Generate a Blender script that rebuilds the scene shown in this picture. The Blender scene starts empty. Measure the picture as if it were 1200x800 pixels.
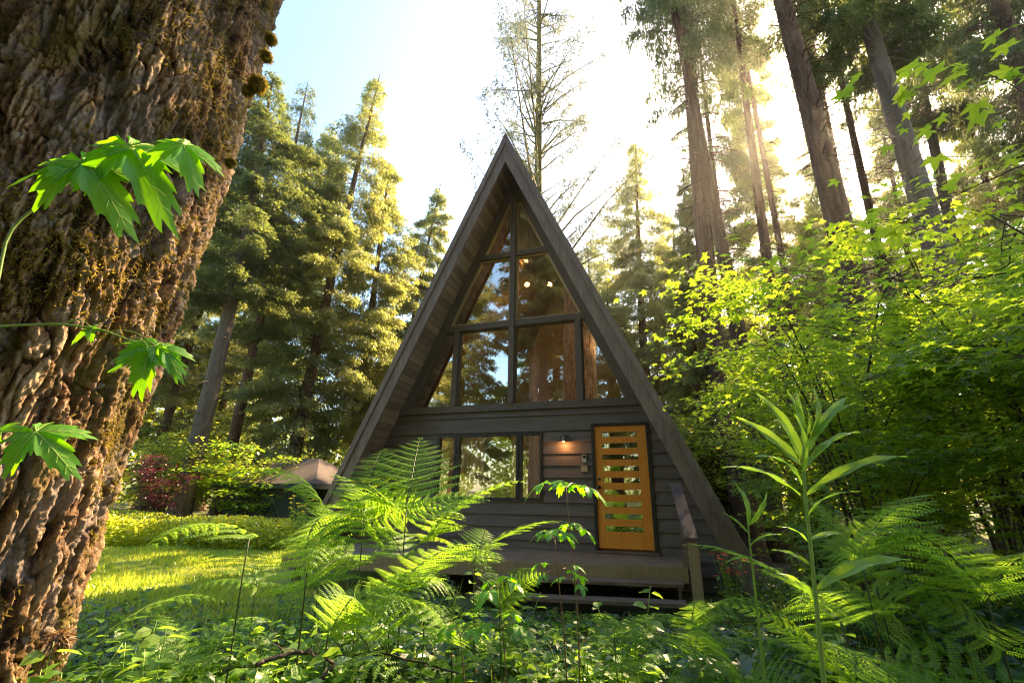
import bpy, math
import numpy as np
from mathutils import Matrix, Vector

SC = bpy.context.scene
COL = SC.collection
rng = np.random.default_rng(7)
PI = math.pi

# ------------------------------------------------------------------ camera
F_PX, PITCH, ROLL = 533.0, 0.331, 0.017
CAM = np.array([0.0, 0.0, 1.35])
cp, sp = math.cos(PITCH), math.sin(PITCH)


def ray(px, py):
    a, b = px - 600, py - 400
    cr, sr = math.cos(ROLL), math.sin(ROLL)
    a, b = a * cr + b * sr, -a * sr + b * cr
    return np.array([a, F_PX * cp + b * sp, F_PX * sp - b * cp])


def at(px, py, Y):
    d = ray(px, py)
    return CAM + d * (Y / d[1])


cam_data = bpy.data.cameras.new('camera')
cam = bpy.data.objects.new('camera', cam_data)
COL.objects.link(cam)
cam_data.sensor_width = 36.0
cam_data.lens = F_PX * 36.0 / 1200.0
cam_data.clip_start = 0.05
cam_data.clip_end = 2000
R0, U0, B0 = Vector((1, 0, 0)), Vector((0, -sp, cp)), Vector((0, -cp, -sp))
Rv = R0 * math.cos(ROLL) + U0 * math.sin(ROLL)
Uv = U0 * math.cos(ROLL) - R0 * math.sin(ROLL)
M = Matrix.Identity(4)
for i in range(3):
    M[i][0], M[i][1], M[i][2], M[i][3] = Rv[i], Uv[i], B0[i], CAM[i]
cam.matrix_world = M
SC.camera = cam

# ------------------------------------------------------------------ render
SC.view_settings.view_transform = 'Standard'
SC.view_settings.look = 'None'
SC.view_settings.exposure = 2.5
SC.view_settings.use_white_balance = True
SC.view_settings.white_balance_temperature = 7450
SC.cycles.filter_width = 1.15
SC.view_settings.gamma = 1.0
SC.cycles.max_bounces = 6
SC.cycles.diffuse_bounces = 3
SC.cycles.glossy_bounces = 3
SC.cycles.transmission_bounces = 4
SC.cycles.transparent_max_bounces = 8
SC.cycles.use_denoising = True
SC.cycles.caustics_reflective = False
SC.cycles.caustics_refractive = False
SC.cycles.sample_clamp_indirect = 6.0

SUN_EL, SUN_AZ = math.radians(40.9), math.radians(43.5)      # azimuth from +Y towards +X
SUN = Vector((math.cos(SUN_EL) * math.sin(SUN_AZ), math.cos(SUN_EL) * math.cos(SUN_AZ), math.sin(SUN_EL)))
ld = bpy.data.lights.new('sun', 'SUN')
ld.energy = 4.5
ld.angle = math.radians(0.5)
ld.color = (1.0, 0.80, 0.54)
lo = bpy.data.objects.new('sun', ld)
lo.rotation_euler = SUN.to_track_quat('Z', 'Y').to_euler()
lo.location = (20, 20, 30)
COL.objects.link(lo)


# ------------------------------------------------------------------ nodes
class NT:
    def __init__(s, tree):
        s.t = tree
        s.n = tree.nodes
        s.n.clear()

    def node(s, typ, ins=None, **kw):
        nd = s.n.new('ShaderNode' + typ)
        for k, v in kw.items():
            setattr(nd, k, v)
        for k, v in (ins or {}).items():
            sock = nd.inputs[k]
            if isinstance(v, bpy.types.NodeSocket):
                s.t.links.new(v, sock)
            else:
                sock.default_value = v
        return nd

    def ramp(s, fac, stops, interp='LINEAR'):
        nd = s.n.new('ShaderNodeValToRGB')
        cr = nd.color_ramp
        cr.interpolation = interp
        while len(cr.elements) < len(stops):
            cr.elements.new(0.5)
        for e, (p, c) in zip(cr.elements, stops):
            e.position = p
            e.color = (c[0], c[1], c[2], 1) if not isinstance(c, (int, float)) else (c, c, c, 1)
        s.t.links.new(fac, nd.inputs[0])
        return nd.outputs[0]

    def mix(s, fac, a, b, blend='MIX'):
        nd = s.n.new('ShaderNodeMix')
        nd.data_type = 'RGBA'
        nd.blend_type = blend
        for sock, v in ((nd.inputs[0], fac), (nd.inputs[6], a), (nd.inputs[7], b)):
            if isinstance(v, bpy.types.NodeSocket):
                s.t.links.new(v, sock)
            elif isinstance(v, (int, float)):
                sock.default_value = v
            else:
                sock.default_value = (v[0], v[1], v[2], 1)
        return nd.outputs[2]

    def math(s, op, a, b=0.0):
        nd = s.n.new('ShaderNodeMath')
        nd.operation = op
        for sock, v in ((nd.inputs[0], a), (nd.inputs[1], b)):
            if isinstance(v, bpy.types.NodeSocket):
                s.t.links.new(v, sock)
            else:
                sock.default_value = v
        return nd.outputs[0]

    def coords(s, scale=(1, 1, 1), kind='Object'):
        tc = s.n.new('ShaderNodeTexCoord')
        mp = s.n.new('ShaderNodeMapping')
        mp.inputs['Scale'].default_value = scale
        s.t.links.new(tc.outputs[kind], mp.inputs[0])
        return mp.outputs[0]

    def noise(s, vec, scale=5, detail=4, rough=0.6, dist=0.0):
        return s.node('TexNoise', {'Vector': vec, 'Scale': scale, 'Detail': detail, 'Roughness': rough, 'Distortion': dist}).outputs[0]

    def out(s, sh, disp=None):
        o = s.n.new('ShaderNodeOutputMaterial')
        s.t.links.new(sh, o.inputs[0])

    def bump(s, h, strength=0.5, dist=0.02):
        return s.node('Bump', {'Height': h, 'Strength': strength, 'Distance': dist}).outputs[0]


def newmat(name):
    m = bpy.data.materials.new(name)
    m.use_nodes = True
    return m, NT(m.node_tree)


world = bpy.data.worlds.new("World")
SC.world = world
world.use_nodes = True
w = NT(world.node_tree)
sky = w.node('TexSky', sky_type='NISHITA', sun_disc=False)
sky.sun_elevation = SUN_EL
sky.sun_rotation = SUN_AZ
sky.air_density = 1.25
sky.dust_density = 1.5
sky.ozone_density = 1.6
hs = w.node('HueSaturation', {'Saturation': 1.2, 'Color': sky.outputs[0]})
bg = w.node('Background', {'Color': hs.outputs[0], 'Strength': 0.105})
wo = w.n.new('ShaderNodeOutputWorld')
w.t.links.new(bg.outputs[0], wo.inputs[0])


def leaf_mat(name, stops, trans, tw=0.5, gloss=0.05, rough=0.35, objvar=0.25, spots=0.0, blotch=0.0):
    """stops: reflect colours over the per-leaf value; trans: colour light takes through the leaf"""
    m, t = newmat(name)
    at_ = t.node('Attribute', attribute_name='v')
    v = at_.outputs['Fac']
    oi = t.node('ObjectInfo')
    vv = t.math('ADD', v, t.math('MULTIPLY', t.math('SUBTRACT', oi.outputs['Random'], 0.5), objvar))
    if blotch:
        vv = t.math('ADD', vv, t.math('MULTIPLY', t.math('SUBTRACT', t.noise(t.coords(), blotch, 4, 0.6), 0.5), 0.9))
    col = t.ramp(vv, [(i / (len(stops) - 1), c) for i, c in enumerate(stops)])
    if spots:
        sf = t.ramp(t.noise(t.coords(), spots, 3, 0.6), [(0.68, 0.0), (0.73, 1.0)])
        col = t.mix(t.math('MULTIPLY', sf, 0.75), col, (0.10, 0.07, 0.02))
    tcol = t.mix(0.45, trans, t.mix(1.0, col, (4.5, 4.0, 3.0), 'MULTIPLY'))
    d = t.node('BsdfDiffuse', {'Color': col})
    tr = t.node('BsdfTranslucent', {'Color': tcol})
    mx = t.node('MixShader', {0: tw, 1: d.outputs[0], 2: tr.outputs[0]})
    g = t.node('BsdfGlossy', {'Color': (1, 1, 1, 1), 'Roughness': rough})
    mx2 = t.node('MixShader', {0: gloss, 1: mx.outputs[0], 2: g.outputs[0]})
    t.out(mx2.outputs[0])
    return m


def wood_mat(name, stops, axis=0, scale=3.0, rough=0.6, bump=0.3, stretch=14, spec=0.3):
    m, t = newmat(name)
    sc = [scale * stretch * 0.6] * 3
    sc[axis] = scale
    v = t.coords(tuple(sc))
    n = t.noise(v, 1.0, 6, 0.65, 0.6)
    v2 = t.coords((1, 1, 1))
    n2 = t.noise(v2, 2.3, 3, 0.6)
    f = t.math('ADD', t.math('MULTIPLY', n, 0.65), t.math('MULTIPLY', n2, 0.35))
    col = t.ramp(f, [(0.28 + 0.44 * i / (len(stops) - 1), c) for i, c in enumerate(stops)])
    p = t.node('BsdfPrincipled', {'Base Color': col, 'Roughness': rough, 'Specular IOR Level': spec, 'Normal': t.bump(n, bump, 0.01)})
    t.out(p.outputs[0])
    return m


def plain_mat(name, col, rough=0.5, metal=0.0, var=0.15, scale=8, bump=0.1):
    m, t = newmat(name)
    n = t.noise(t.coords(), scale, 4, 0.6)
    c = t.mix(n, [x * (1 - var) for x in col], [min(1, x * (1 + var)) for x in col])
    p = t.node('BsdfPrincipled', {'Base Color': c, 'Roughness': rough, 'Metallic': metal, 'Normal': t.bump(n, bump, 0.01)})
    t.out(p.outputs[0])
    return m


def bark_mat(name, stops, moss=None, moss_lo=0.5, sc=6.0, stretch=0.18, bump=0.8, bd=0.03):
    m, t = newmat(name)
    v = t.coords((1, 1, stretch))
    n = t.noise(v, sc, 6, 0.7, 1.0)
    n2 = t.noise(t.coords(), sc * 4, 4, 0.7)
    f = t.math('ADD', t.math('MULTIPLY', n, 0.7), t.math('MULTIPLY', n2, 0.3))
    col = t.ramp(f, [(0.3 + 0.4 * i / (len(stops) - 1), c) for i, c in enumerate(stops)])
    if moss:
        mm = t.noise(t.coords((1, 1, 0.6)), sc * 0.5, 5, 0.65)
        mf = t.ramp(mm, [(moss_lo, 0.0), (moss_lo + 0.12, 1.0)])
        col = t.mix(mf, col, t.mix(n2, [x * 0.6 for x in moss], [x * 1.3 for x in moss]))
    p = t.node('BsdfPrincipled', {'Base Color': col, 'Roughness': 0.9, 'Specular IOR Level': 0.15, 'Normal': t.bump(f, bump, bd)})
    t.out(p.outputs[0])
    return m


MT = {}
MT['siding'] = wood_mat('painted_siding', [(0.105, 0.076, 0.060), (0.150, 0.110, 0.086), (0.21, 0.16, 0.125)], 0, 1.2, 0.62, 0.35, 30)
MT['trim'] = wood_mat('painted_trim', [(0.12, 0.088, 0.063), (0.16, 0.12, 0.088)], 2, 1.2, 0.6, 0.25, 30)
MT['barge'] = wood_mat('barge_paint', [(0.14, 0.095, 0.074), (0.235, 0.162, 0.126), (0.32, 0.23, 0.18)], 2, 1.5, 0.65, 0.35, 20)
MT['soffit'] = wood_mat('soffit_boards', [(0.045, 0.034, 0.026), (0.11, 0.08, 0.055), (0.20, 0.15, 0.10)], 1, 1.2, 0.75, 0.5, 16)
def soffit_mat():
    m, t = newmat('soffit_boards')
    v = t.node('Attribute', attribute_name='v').outputs['Fac']
    n = t.noise(t.coords((14, 1.2, 14)), 1.0, 6, 0.65, 0.6)
    n2 = t.noise(t.coords(), 1.6, 4, 0.6)
    f = t.math('ADD', t.math('MULTIPLY', n, 0.4), t.math('ADD', t.math('MULTIPLY', v, 0.35), t.math('MULTIPLY', n2, 0.3)))
    col = t.ramp(f, [(0.25, (0.11, 0.065, 0.042)), (0.5, (0.26, 0.165, 0.105)), (0.8, (0.46, 0.31, 0.20))])
    p = t.node('BsdfPrincipled', {'Base Color': col, 'Roughness': 0.8, 'Normal': t.bump(n, 0.5, 0.01)})
    t.out(p.outputs[0])
    return m


MT['soffit'] = soffit_mat()
MT['frame_black'] = plain_mat('black_window_frame', (0.018, 0.017, 0.016), 0.4)
MT['light_wood'] = wood_mat('pale_wood_trim', [(0.40, 0.27, 0.13), (0.58, 0.42, 0.22)], 2, 2.0, 0.6, 0.2, 16)
MT['door_wood'] = wood_mat('orange_stained_door', [(0.74, 0.19, 0.018), (0.86, 0.27, 0.030), (0.92, 0.37, 0.06)], 2, 1.6, 0.42, 0.12, 26, 0.4)
MT['deck'] = wood_mat('weathered_deck', [(0.12, 0.075, 0.045), (0.24, 0.155, 0.095), (0.36, 0.25, 0.16)], 0, 1.5, 0.8, 0.5, 20)
MT['tread'] = wood_mat('brown_stained_tread', [(0.09, 0.055, 0.038), (0.18, 0.115, 0.08), (0.27, 0.185, 0.13)], 0, 1.5, 0.7, 0.4, 20)
MT['cap'] = wood_mat('purple_brown_cap', [(0.07, 0.038, 0.036), (0.11, 0.065, 0.06), (0.16, 0.10, 0.09)], 1, 3, 0.75, 0.6, 8)
MT['post'] = wood_mat('tan_post', [(0.26, 0.17, 0.09), (0.42, 0.29, 0.16)], 2, 1.5, 0.75, 0.3, 20)
MT['interior'] = wood_mat('interior_boards', [(0.13, 0.085, 0.045), (0.24, 0.165, 0.09)], 1, 1.2, 0.7, 0.2, 12)
MT['metal'] = plain_mat('copper_shade', (0.20, 0.12, 0.08), 0.35, 0.8)
MT['dark_metal'] = plain_mat('dark_hardware', (0.02, 0.02, 0.02), 0.3, 0.7)
MT['grey_plastic'] = plain_mat('grey_plastic', (0.42, 0.43, 0.43), 0.4)
MT['shed_wall'] = wood_mat('dark_green_shed', [(0.022, 0.035, 0.028), (0.04, 0.058, 0.045)], 2, 1.2, 0.75, 0.4, 20)
MT['foundation'] = plain_mat('foundation', (0.12, 0.11, 0.10), 0.9, 0, 0.3, 5, 0.5)


def roof_mat(name, a, b, c):
    m, t = newmat(name)
    br = t.node('TexBrick', {'Vector': t.coords(), 'Scale': 4.0, 'Color1': (*a, 1), 'Color2': (*b, 1), 'Mortar': (*c, 1), 'Mortar Size': 0.012, 'Brick Width': 0.9, 'Row Height': 0.55})
    n = t.noise(t.coords(), 9, 5, 0.7)
    col = t.mix(0.5, br.outputs[0], t.mix(n, [x * 0.5 for x in a], [min(1, x * 1.6) for x in b]))
    p = t.node('BsdfPrincipled', {'Base Color': col, 'Roughness': 0.9, 'Normal': t.bump(n, 0.5, 0.02)})
    t.out(p.outputs[0])
    return m


MT['shingle'] = roof_mat('cabin_shingles', (0.05, 0.045, 0.04), (0.08, 0.07, 0.06), (0.02, 0.02, 0.02))
MT['shed_roof'] = roof_mat('shed_shingles', (0.065, 0.045, 0.038), (0.10, 0.07, 0.06), (0.03, 0.02, 0.018))


def glass_mat(name, refl=0.45, tint=(1, 1, 1)):
    m, t = newmat(name)
    fr = t.node('Fresnel', {'IOR': 1.9})
    f = t.math('ADD', t.math('MULTIPLY', fr.outputs[0], 0.8), refl)
    n = t.noise(t.coords(), 1.3, 2, 0.5)
    g = t.node('BsdfGlossy', {'Color': (0.95, 0.93, 0.88, 1), 'Roughness': 0.0, 'Normal': t.bump(n, 0.06, 0.02)})
    tr = t.node('BsdfTransparent', {'Color': (*tint, 1)})
    mx = t.node('MixShader', {0: t.math('MINIMUM', f, 0.95), 1: tr.outputs[0], 2: g.outputs[0]})
    t.out(mx.outputs[0])
    return m


MT['glass'] = glass_mat('window_glass', 0.36, (0.8, 0.78, 0.72))
MT['low_glass'] = glass_mat('lower_window_glass', 0.16)
MT['door_glass'] = glass_mat('door_glass', 0.24, (0.6, 0.6, 0.55))


def emit_mat(name, col, s):
    m, t = newmat(name)
    e = t.node('Emission', {'Color': (*col, 1), 'Strength': s})
    t.out(e.outputs[0])
    return m


MT['bulb'] = emit_mat('lit_bulb', (1.0, 0.50, 0.16), 6.0)
MT['wall_bulb'] = emit_mat('lit_wall_bulb', (1.0, 0.52, 0.2), 3.5)


def curtain_mat():
    m, t = newmat('sheer_curtain')
    n = t.noise(t.coords((1, 1, 0.1)), 14, 3, 0.6)
    col = t.mix(n, (0.50, 0.46, 0.36), (0.80, 0.76, 0.64))
    d = t.node('BsdfDiffuse', {'Color': col})
    tr = t.node('BsdfTranslucent', {'Color': col})
    mx = t.node('MixShader', {0: 0.4, 1: d.outputs[0], 2: tr.outputs[0]})
    t.out(mx.outputs[0])
    return m


MT['curtain'] = curtain_mat()

# reflect colours / transmitted colours of leaves
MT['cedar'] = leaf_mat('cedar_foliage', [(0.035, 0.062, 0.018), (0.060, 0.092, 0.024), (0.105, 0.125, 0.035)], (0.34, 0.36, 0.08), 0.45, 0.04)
MT['cedar_lit'] = leaf_mat('sunlit_cedar_foliage', [(0.060, 0.090, 0.024), (0.115, 0.140, 0.036), (0.20, 0.20, 0.06)], (0.54, 0.56, 0.13), 0.5, 0.04)  # cedar foliage in lighter colours, sunlight on the crowns painted in
MT['hemlock'] = leaf_mat('bluish_needles', [(0.07, 0.09, 0.085), (0.10, 0.125, 0.11), (0.15, 0.15, 0.08)], (0.25, 0.28, 0.15), 0.35, 0.04)
MT['maple'] = leaf_mat('maple_leaves', [(0.045, 0.120, 0.012), (0.105, 0.205, 0.018), (0.22, 0.28, 0.022)], (0.58, 0.72, 0.04), 0.52, 0.05)
MT['bright'] = leaf_mat('sunlit_leaves', [(0.09, 0.15, 0.018), (0.15, 0.21, 0.028), (0.24, 0.26, 0.04)], (0.72, 0.66, 0.07), 0.5, 0.04)  # leaf colours made brighter and yellower to carry the sunlight
MT['fern'] = leaf_mat('bracken_green', [(0.045, 0.125, 0.012), (0.095, 0.205, 0.020), (0.18, 0.28, 0.030)], (0.42, 0.64, 0.04), 0.52, 0.015, 0.5, 0.45, 6.0, 5.0)
MT['big_leaf'] = leaf_mat('bigleaf_green', [(0.060, 0.20, 0.008), (0.085, 0.26, 0.010), (0.13, 0.32, 0.015)], (0.34, 0.80, 0.01), 0.5, 0.035, 0.45, 0.25, 9.0, 3.0)
MT['lily'] = leaf_mat('lily_leaf', [(0.10, 0.22, 0.020), (0.17, 0.33, 0.035), (0.26, 0.42, 0.08)], (0.46, 0.76, 0.05), 0.42, 0.05, 0.42, 0.25, 8.0, 4.0)
MT['cover'] = leaf_mat('ground_leaves', [(0.035, 0.105, 0.015), (0.100, 0.210, 0.024), (0.22, 0.31, 0.040)], (0.46, 0.68, 0.05), 0.45, 0.04, 0.45)
MT['salal'] = leaf_mat('glossy_leaves', [(0.022, 0.062, 0.022), (0.040, 0.100, 0.032), (0.07, 0.14, 0.04)], (0.18, 0.36, 0.04), 0.3, 0.06, 0.42)
MT['red_leaf'] = leaf_mat('red_leaves', [(0.05, 0.012, 0.02), (0.10, 0.022, 0.035), (0.15, 0.04, 0.05)], (0.3, 0.05, 0.08), 0.3, 0.05)
MT['red_petal'] = leaf_mat('red_petals', [(0.45, 0.05, 0.04), (0.6, 0.10, 0.07)], (0.8, 0.1, 0.06), 0.3, 0.04)
MT['hedge'] = leaf_mat('hedge_leaves', [(0.18, 0.26, 0.02), (0.32, 0.38, 0.035), (0.48, 0.48, 0.06)], (0.75, 0.75, 0.08), 0.4, 0.05)
MT['grass'] = leaf_mat('grass_blades', [(0.10, 0.19, 0.018), (0.21, 0.31, 0.03), (0.38, 0.41, 0.06)], (0.60, 0.58, 0.07), 0.35, 0.03)
MT['moss'] = leaf_mat('moss_strands', [(0.07, 0.055, 0.012), (0.19, 0.15, 0.028), (0.36, 0.27, 0.06)], (0.5, 0.38, 0.07), 0.3, 0.0)
MT['dead_leaf'] = leaf_mat('dead_leaves', [(0.09, 0.045, 0.02), (0.17, 0.10, 0.05), (0.26, 0.2, 0.13)], (0.3, 0.16, 0.06), 0.2, 0.03)
MT['stem_green'] = plain_mat('green_stem', (0.24, 0.36, 0.07), 0.5)
MT['stem_dark'] = plain_mat('dark_fern_stem', (0.045, 0.06, 0.02), 0.5)
MT['stem_red'] = plain_mat('reddish_stem', (0.30, 0.14, 0.09), 0.45)
MT['rib'] = plain_mat('pale_leaf_rib', (0.42, 0.55, 0.12), 0.5)
MT['twig'] = plain_mat('brown_twig', (0.07, 0.045, 0.03), 0.8)
MT['bark'] = bark_mat('conifer_bark', [(0.05, 0.026, 0.017), (0.14, 0.075, 0.048), (0.28, 0.17, 0.11)])
MT['bark_grey'] = bark_mat('grey_conifer_bark', [(0.07, 0.055, 0.045), (0.16, 0.12, 0.095), (0.27, 0.21, 0.17)])
MT['bark_moss'] = bark_mat('mossy_conifer_bark', [(0.06, 0.045, 0.02), (0.14, 0.11, 0.04), (0.22, 0.18, 0.07)], (0.22, 0.19, 0.04), 0.42)


# ------------------------------------------------------------------ mesh building
def norm(a):
    return a / np.maximum(np.linalg.norm(a, axis=-1, keepdims=True), 1e-9)


class Geo:
    """collects vertex blocks and polygons of any size, plus a per-vertex value 'v' and material index"""

    def __init__(s):
        s.V, s.F, s.A, s.MI, s.n = [], [], [], [], 0

    def add(s, V, F, v=0.5, mi=0):
        V = np.asarray(V, float).reshape(-1, 3)
        F = np.asarray(F, int)
        s.V.append(V)
        s.F.append(F + s.n)
        s.A.append(np.broadcast_to(np.asarray(v, float), (len(V),)))
        s.MI.append(np.full(len(F), mi))
        s.n += len(V)

    def stamp(s, shape_V, shape_F, O, X, Y, Z, v, mi=0):
        """copy a small shape to many frames; O,X,Y,Z: (N,3)"""
        N, k = len(O), len(shape_V)
        P = O[:, None, :] + shape_V[None, :, 0:1] * X[:, None, :] + shape_V[None, :, 1:2] * Y[:, None, :] + shape_V[None, :, 2:3] * Z[:, None, :]
        Fi = (np.asarray(shape_F)[None] + (np.arange(N) * k)[:, None, None]).reshape(-1, np.asarray(shape_F).shape[1])
        s.add(P.reshape(-1, 3), Fi, np.repeat(v, k), mi)

    def tube(s, pts, radii, sides=6, v=0.5, mi=0, cap=True):
        pts = np.asarray(pts, float)
        radii = np.broadcast_to(np.asarray(radii, float), (len(pts),))
        T = norm(np.gradient(pts, axis=0))
        ref = np.array([0, 0, 1.0]) if abs(T[0][2]) < 0.9 else np.array([1.0, 0, 0])
        A = norm(np.cross(T, ref))
        B = np.cross(T, A)
        th = np.arange(sides) * 2 * PI / sides
        P = pts[:, None] + radii[:, None, None] * (np.cos(th)[None, :, None] * A[:, None] + np.sin(th)[None, :, None] * B[:, None])
        n = len(pts)
        i, j = np.meshgrid(np.arange(n - 1), np.arange(sides), indexing='ij')
        a = i * sides + j
        b = i * sides + (j + 1) % sides
        F = np.stack([a, b, b + sides, a + sides], -1).reshape(-1, 4)
        s.add(P.reshape(-1, 3), F, v, mi)
        if cap and sides > 3:
            s.F.append(np.array([[s.n - sides + q for q in range(sides)]]))
            s.MI.append(np.array([mi]))
            s.F.append(np.array([[s.n - len(P.reshape(-1, 3)) + q for q in range(sides)][::-1]]))
            s.MI.append(np.array([mi]))

    def box(s, lo, hi, fr=None, mi=0):
        x0, y0, z0 = lo
        x1, y1, z1 = hi
        V = np.array([(x0, y0, z0), (x1, y0, z0), (x1, y1, z0), (x0, y1, z0), (x0, y0, z1), (x1, y0, z1), (x1, y1, z1), (x0, y1, z1)], float)
        s.add(V, [(0, 3, 2, 1), (4, 5, 6, 7), (0, 1, 5, 4), (1, 2, 6, 5), (2, 3, 7, 6), (3, 0, 4, 7)], 0.5, mi)

    def prism(s, poly, y0, y1, mi=0):
        """polygon in (x, z) extruded along y"""
        n = len(poly)
        V = [(x, y0, z) for x, z in poly] + [(x, y1, z) for x, z in poly]
        s.V.append(np.array(V, float))
        s.A.append(np.full(2 * n, 0.5))
        base = s.n
        s.n += 2 * n
        s.F.append(np.array([[base + i for i in range(n)]]))
        s.F.append(np.array([[base + n + i for i in range(n)][::-1]]))
        s.F.append(np.array([[base + i, base + n + i, base + n + (i + 1) % n, base + (i + 1) % n] for i in range(n)]))
        s.MI += [np.array([mi]), np.array([mi]), np.full(n, mi)]

    def build(s, name, mats, parent=None, smooth=False, loc=None):
        me = bpy.data.meshes.new(name)
        V = np.concatenate(s.V).astype(np.float32)
        me.vertices.add(len(V))
        me.vertices.foreach_set('co', V.ravel())
        tot = np.concatenate([np.full(len(f), f.shape[1]) for f in s.F])
        idx = np.concatenate([f.ravel() for f in s.F])
        me.loops.add(len(idx))
        me.loops.foreach_set('vertex_index', idx.astype(np.int32))
        me.polygons.add(len(tot))
        me.polygons.foreach_set('loop_start', (np.cumsum(tot) - tot).astype(np.int32))
        me.polygons.foreach_set('loop_total', tot.astype(np.int32))
        me.polygons.foreach_set('use_smooth', np.full(len(tot), smooth))
        me.polygons.foreach_set('material_index', np.concatenate(s.MI).astype(np.int32))
        a = me.attributes.new('v', 'FLOAT', 'POINT')
        a.data.foreach_set('value', np.concatenate(s.A).astype(np.float32))
        for m in (mats if isinstance(mats, (list, tuple)) else [mats]):
            me.materials.append(m)
        me.update()
        me.validate()
        o = bpy.data.objects.new(name, me)
        COL.objects.link(o)
        if parent:
            o.parent = parent
        if loc is not None:
            o.location = loc
        return o


def tag(o, label=None, cat=None, group=None, kind=None):
    if label:
        o['label'] = label
    if cat:
        o['category'] = cat
    if group:
        o['group'] = group
    if kind:
        o['kind'] = kind
    return o


def thing(name, label, cat, loc=(0, 0, 0), rotz=0.0, group=None):
    o = bpy.data.objects.new(name, None)
    o.empty_display_size = 0.2
    COL.objects.link(o)
    o.location = loc
    o.rotation_euler = (0, 0, rotz)
    return tag(o, label, cat, group)


def copy_tree(o, parent=None):
    c = o.copy()
    COL.objects.link(c)
    c.parent = parent
    for ch in list(o.children):
        copy_tree(ch, c)
    return c


_used = set()


def place(proto, label, loc, rotz=0.0, scale=1.0, group=None, lean=None, cat=None):
    """first use moves the prototype itself, later uses copy it with its parts"""
    if proto.name in _used:
        o = copy_tree(proto)
    else:
        o = proto
        _used.add(proto.name)
    o['label'] = label
    if 'group' in o:
        del o['group']
    if group:
        o['group'] = group
    if cat:
        o['category'] = cat
    mz = Matrix.Rotation(rotz, 4, 'Z')
    if lean is not None:
        q = Vector((0, 0, 1)).rotation_difference(Vector(lean).normalized())
        mz = q.to_matrix().to_4x4() @ mz
    o.rotation_euler = mz.to_euler()
    o.location = loc
    o.scale = (scale,) * 3 if isinstance(scale, (int, float)) else scale
    return o


# ------------------------------------------------------------------ numpy noise
_perm = np.random.default_rng(3).random((64, 64, 64))


def vnoise(P):
    Pi = np.floor(P).astype(int)
    f = P - Pi
    f = f * f * (3 - 2 * f)
    r = 0
    for dx in (0, 1):
        for dy in (0, 1):
            for dz in (0, 1):
                wgt = (f[..., 0] if dx else 1 - f[..., 0]) * (f[..., 1] if dy else 1 - f[..., 1]) * (f[..., 2] if dz else 1 - f[..., 2])
                r = r + wgt * _perm[(Pi[..., 0] + dx) % 64, (Pi[..., 1] + dy) % 64, (Pi[..., 2] + dz) % 64]
    return r


def fbm(P, octv=4, gain=0.5, ridged=False):
    s, a, tot = 0, 1.0, 0
    for i in range(octv):
        n = vnoise(P * (2.03 ** i) + 17.3 * i)
        if ridged:
            n = 1 - np.abs(2 * n - 1)
        s = s + a * n
        tot += a
        a *= gain
    return s / tot


# ------------------------------------------------------------------ ground
def ground_z(x, y):
    P = np.stack([np.asarray(x) * 0.35, np.asarray(y) * 0.35, np.zeros_like(x) + 0.5], -1)
    n = (fbm(P, 3) - 0.5)
    r = np.hypot(x, y)
    far = np.clip((r - 25) / 60, 0, 1)
    return n * 0.16 + n * far * 6 + far * 2.0


def make_ground():
    g = Geo()
    a = np.concatenate([-np.geomspace(600, 12, 26), np.linspace(-11.5, 13.5, 90), np.geomspace(14, 600, 26)])
    b = np.concatenate([-np.geomspace(600, 6, 22), np.linspace(-5.5, 19.5, 100), np.geomspace(20, 600, 26)])
    X, Y = np.meshgrid(a, b, indexing='ij')
    Z = ground_z(X, Y)
    n, m = X.shape
    i, j = np.meshgrid(np.arange(n - 1), np.arange(m - 1), indexing='ij')
    q = i * m + j
    g.add(np.stack([X, Y, Z], -1), np.stack([q, q + m, q + m + 1, q + 1], -1).reshape(-1, 4))
    mt, t = newmat('forest_floor')
    v = t.coords((1, 1, 1))
    n1 = t.noise(v, 0.5, 6, 0.6)
    n2 = t.noise(v, 9, 6, 0.75)
    soil = t.mix(n2, (0.03, 0.022, 0.012), (0.12, 0.08, 0.045))
    grn = t.mix(n2, (0.05, 0.08, 0.015), (0.16, 0.19, 0.04))
    col = t.mix(t.ramp(n1, [(0.42, 0.0), (0.56, 1.0)]), soil, grn)
    p = t.node('BsdfPrincipled', {'Base Color': col, 'Roughness': 0.95, 'Normal': t.bump(n2, 0.7, 0.05)})
    t.out(p.outputs[0])
    tag(g.build('ground', mt, smooth=True), kind='structure')
    # the lawn left of the cabin, a sheet 4 mm over the ground
    g = Geo()
    xs, ys = np.linspace(-12, -1.2, 60), np.linspace(6.6, 13.4, 44)
    X, Y = np.meshgrid(xs, ys, indexing='ij')
    Z = ground_z(X, Y) + 0.012
    n, m = X.shape
    i, j = np.meshgrid(np.arange(n - 1), np.arange(m - 1), indexing='ij')
    q = i * m + j
    g.add(np.stack([X, Y, Z], -1), np.stack([q, q + m, q + m + 1, q + 1], -1).reshape(-1, 4))
    mt, t = newmat('lawn_turf')
    n2 = t.noise(t.coords(), 14, 6, 0.75)
    col = t.mix(n2, (0.12, 0.18, 0.02), (0.34, 0.37, 0.06))
    p = t.node('BsdfPrincipled', {'Base Color': col, 'Roughness': 0.95, 'Normal': t.bump(n2, 0.7, 0.04)})
    t.out(p.outputs[0])
    tag(g.build('lawn', mt, smooth=True), kind='structure')


make_ground()


def gz(x, y):
    return float(ground_z(np.array([float(x)]), np.array([float(y)]))[0])


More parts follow.
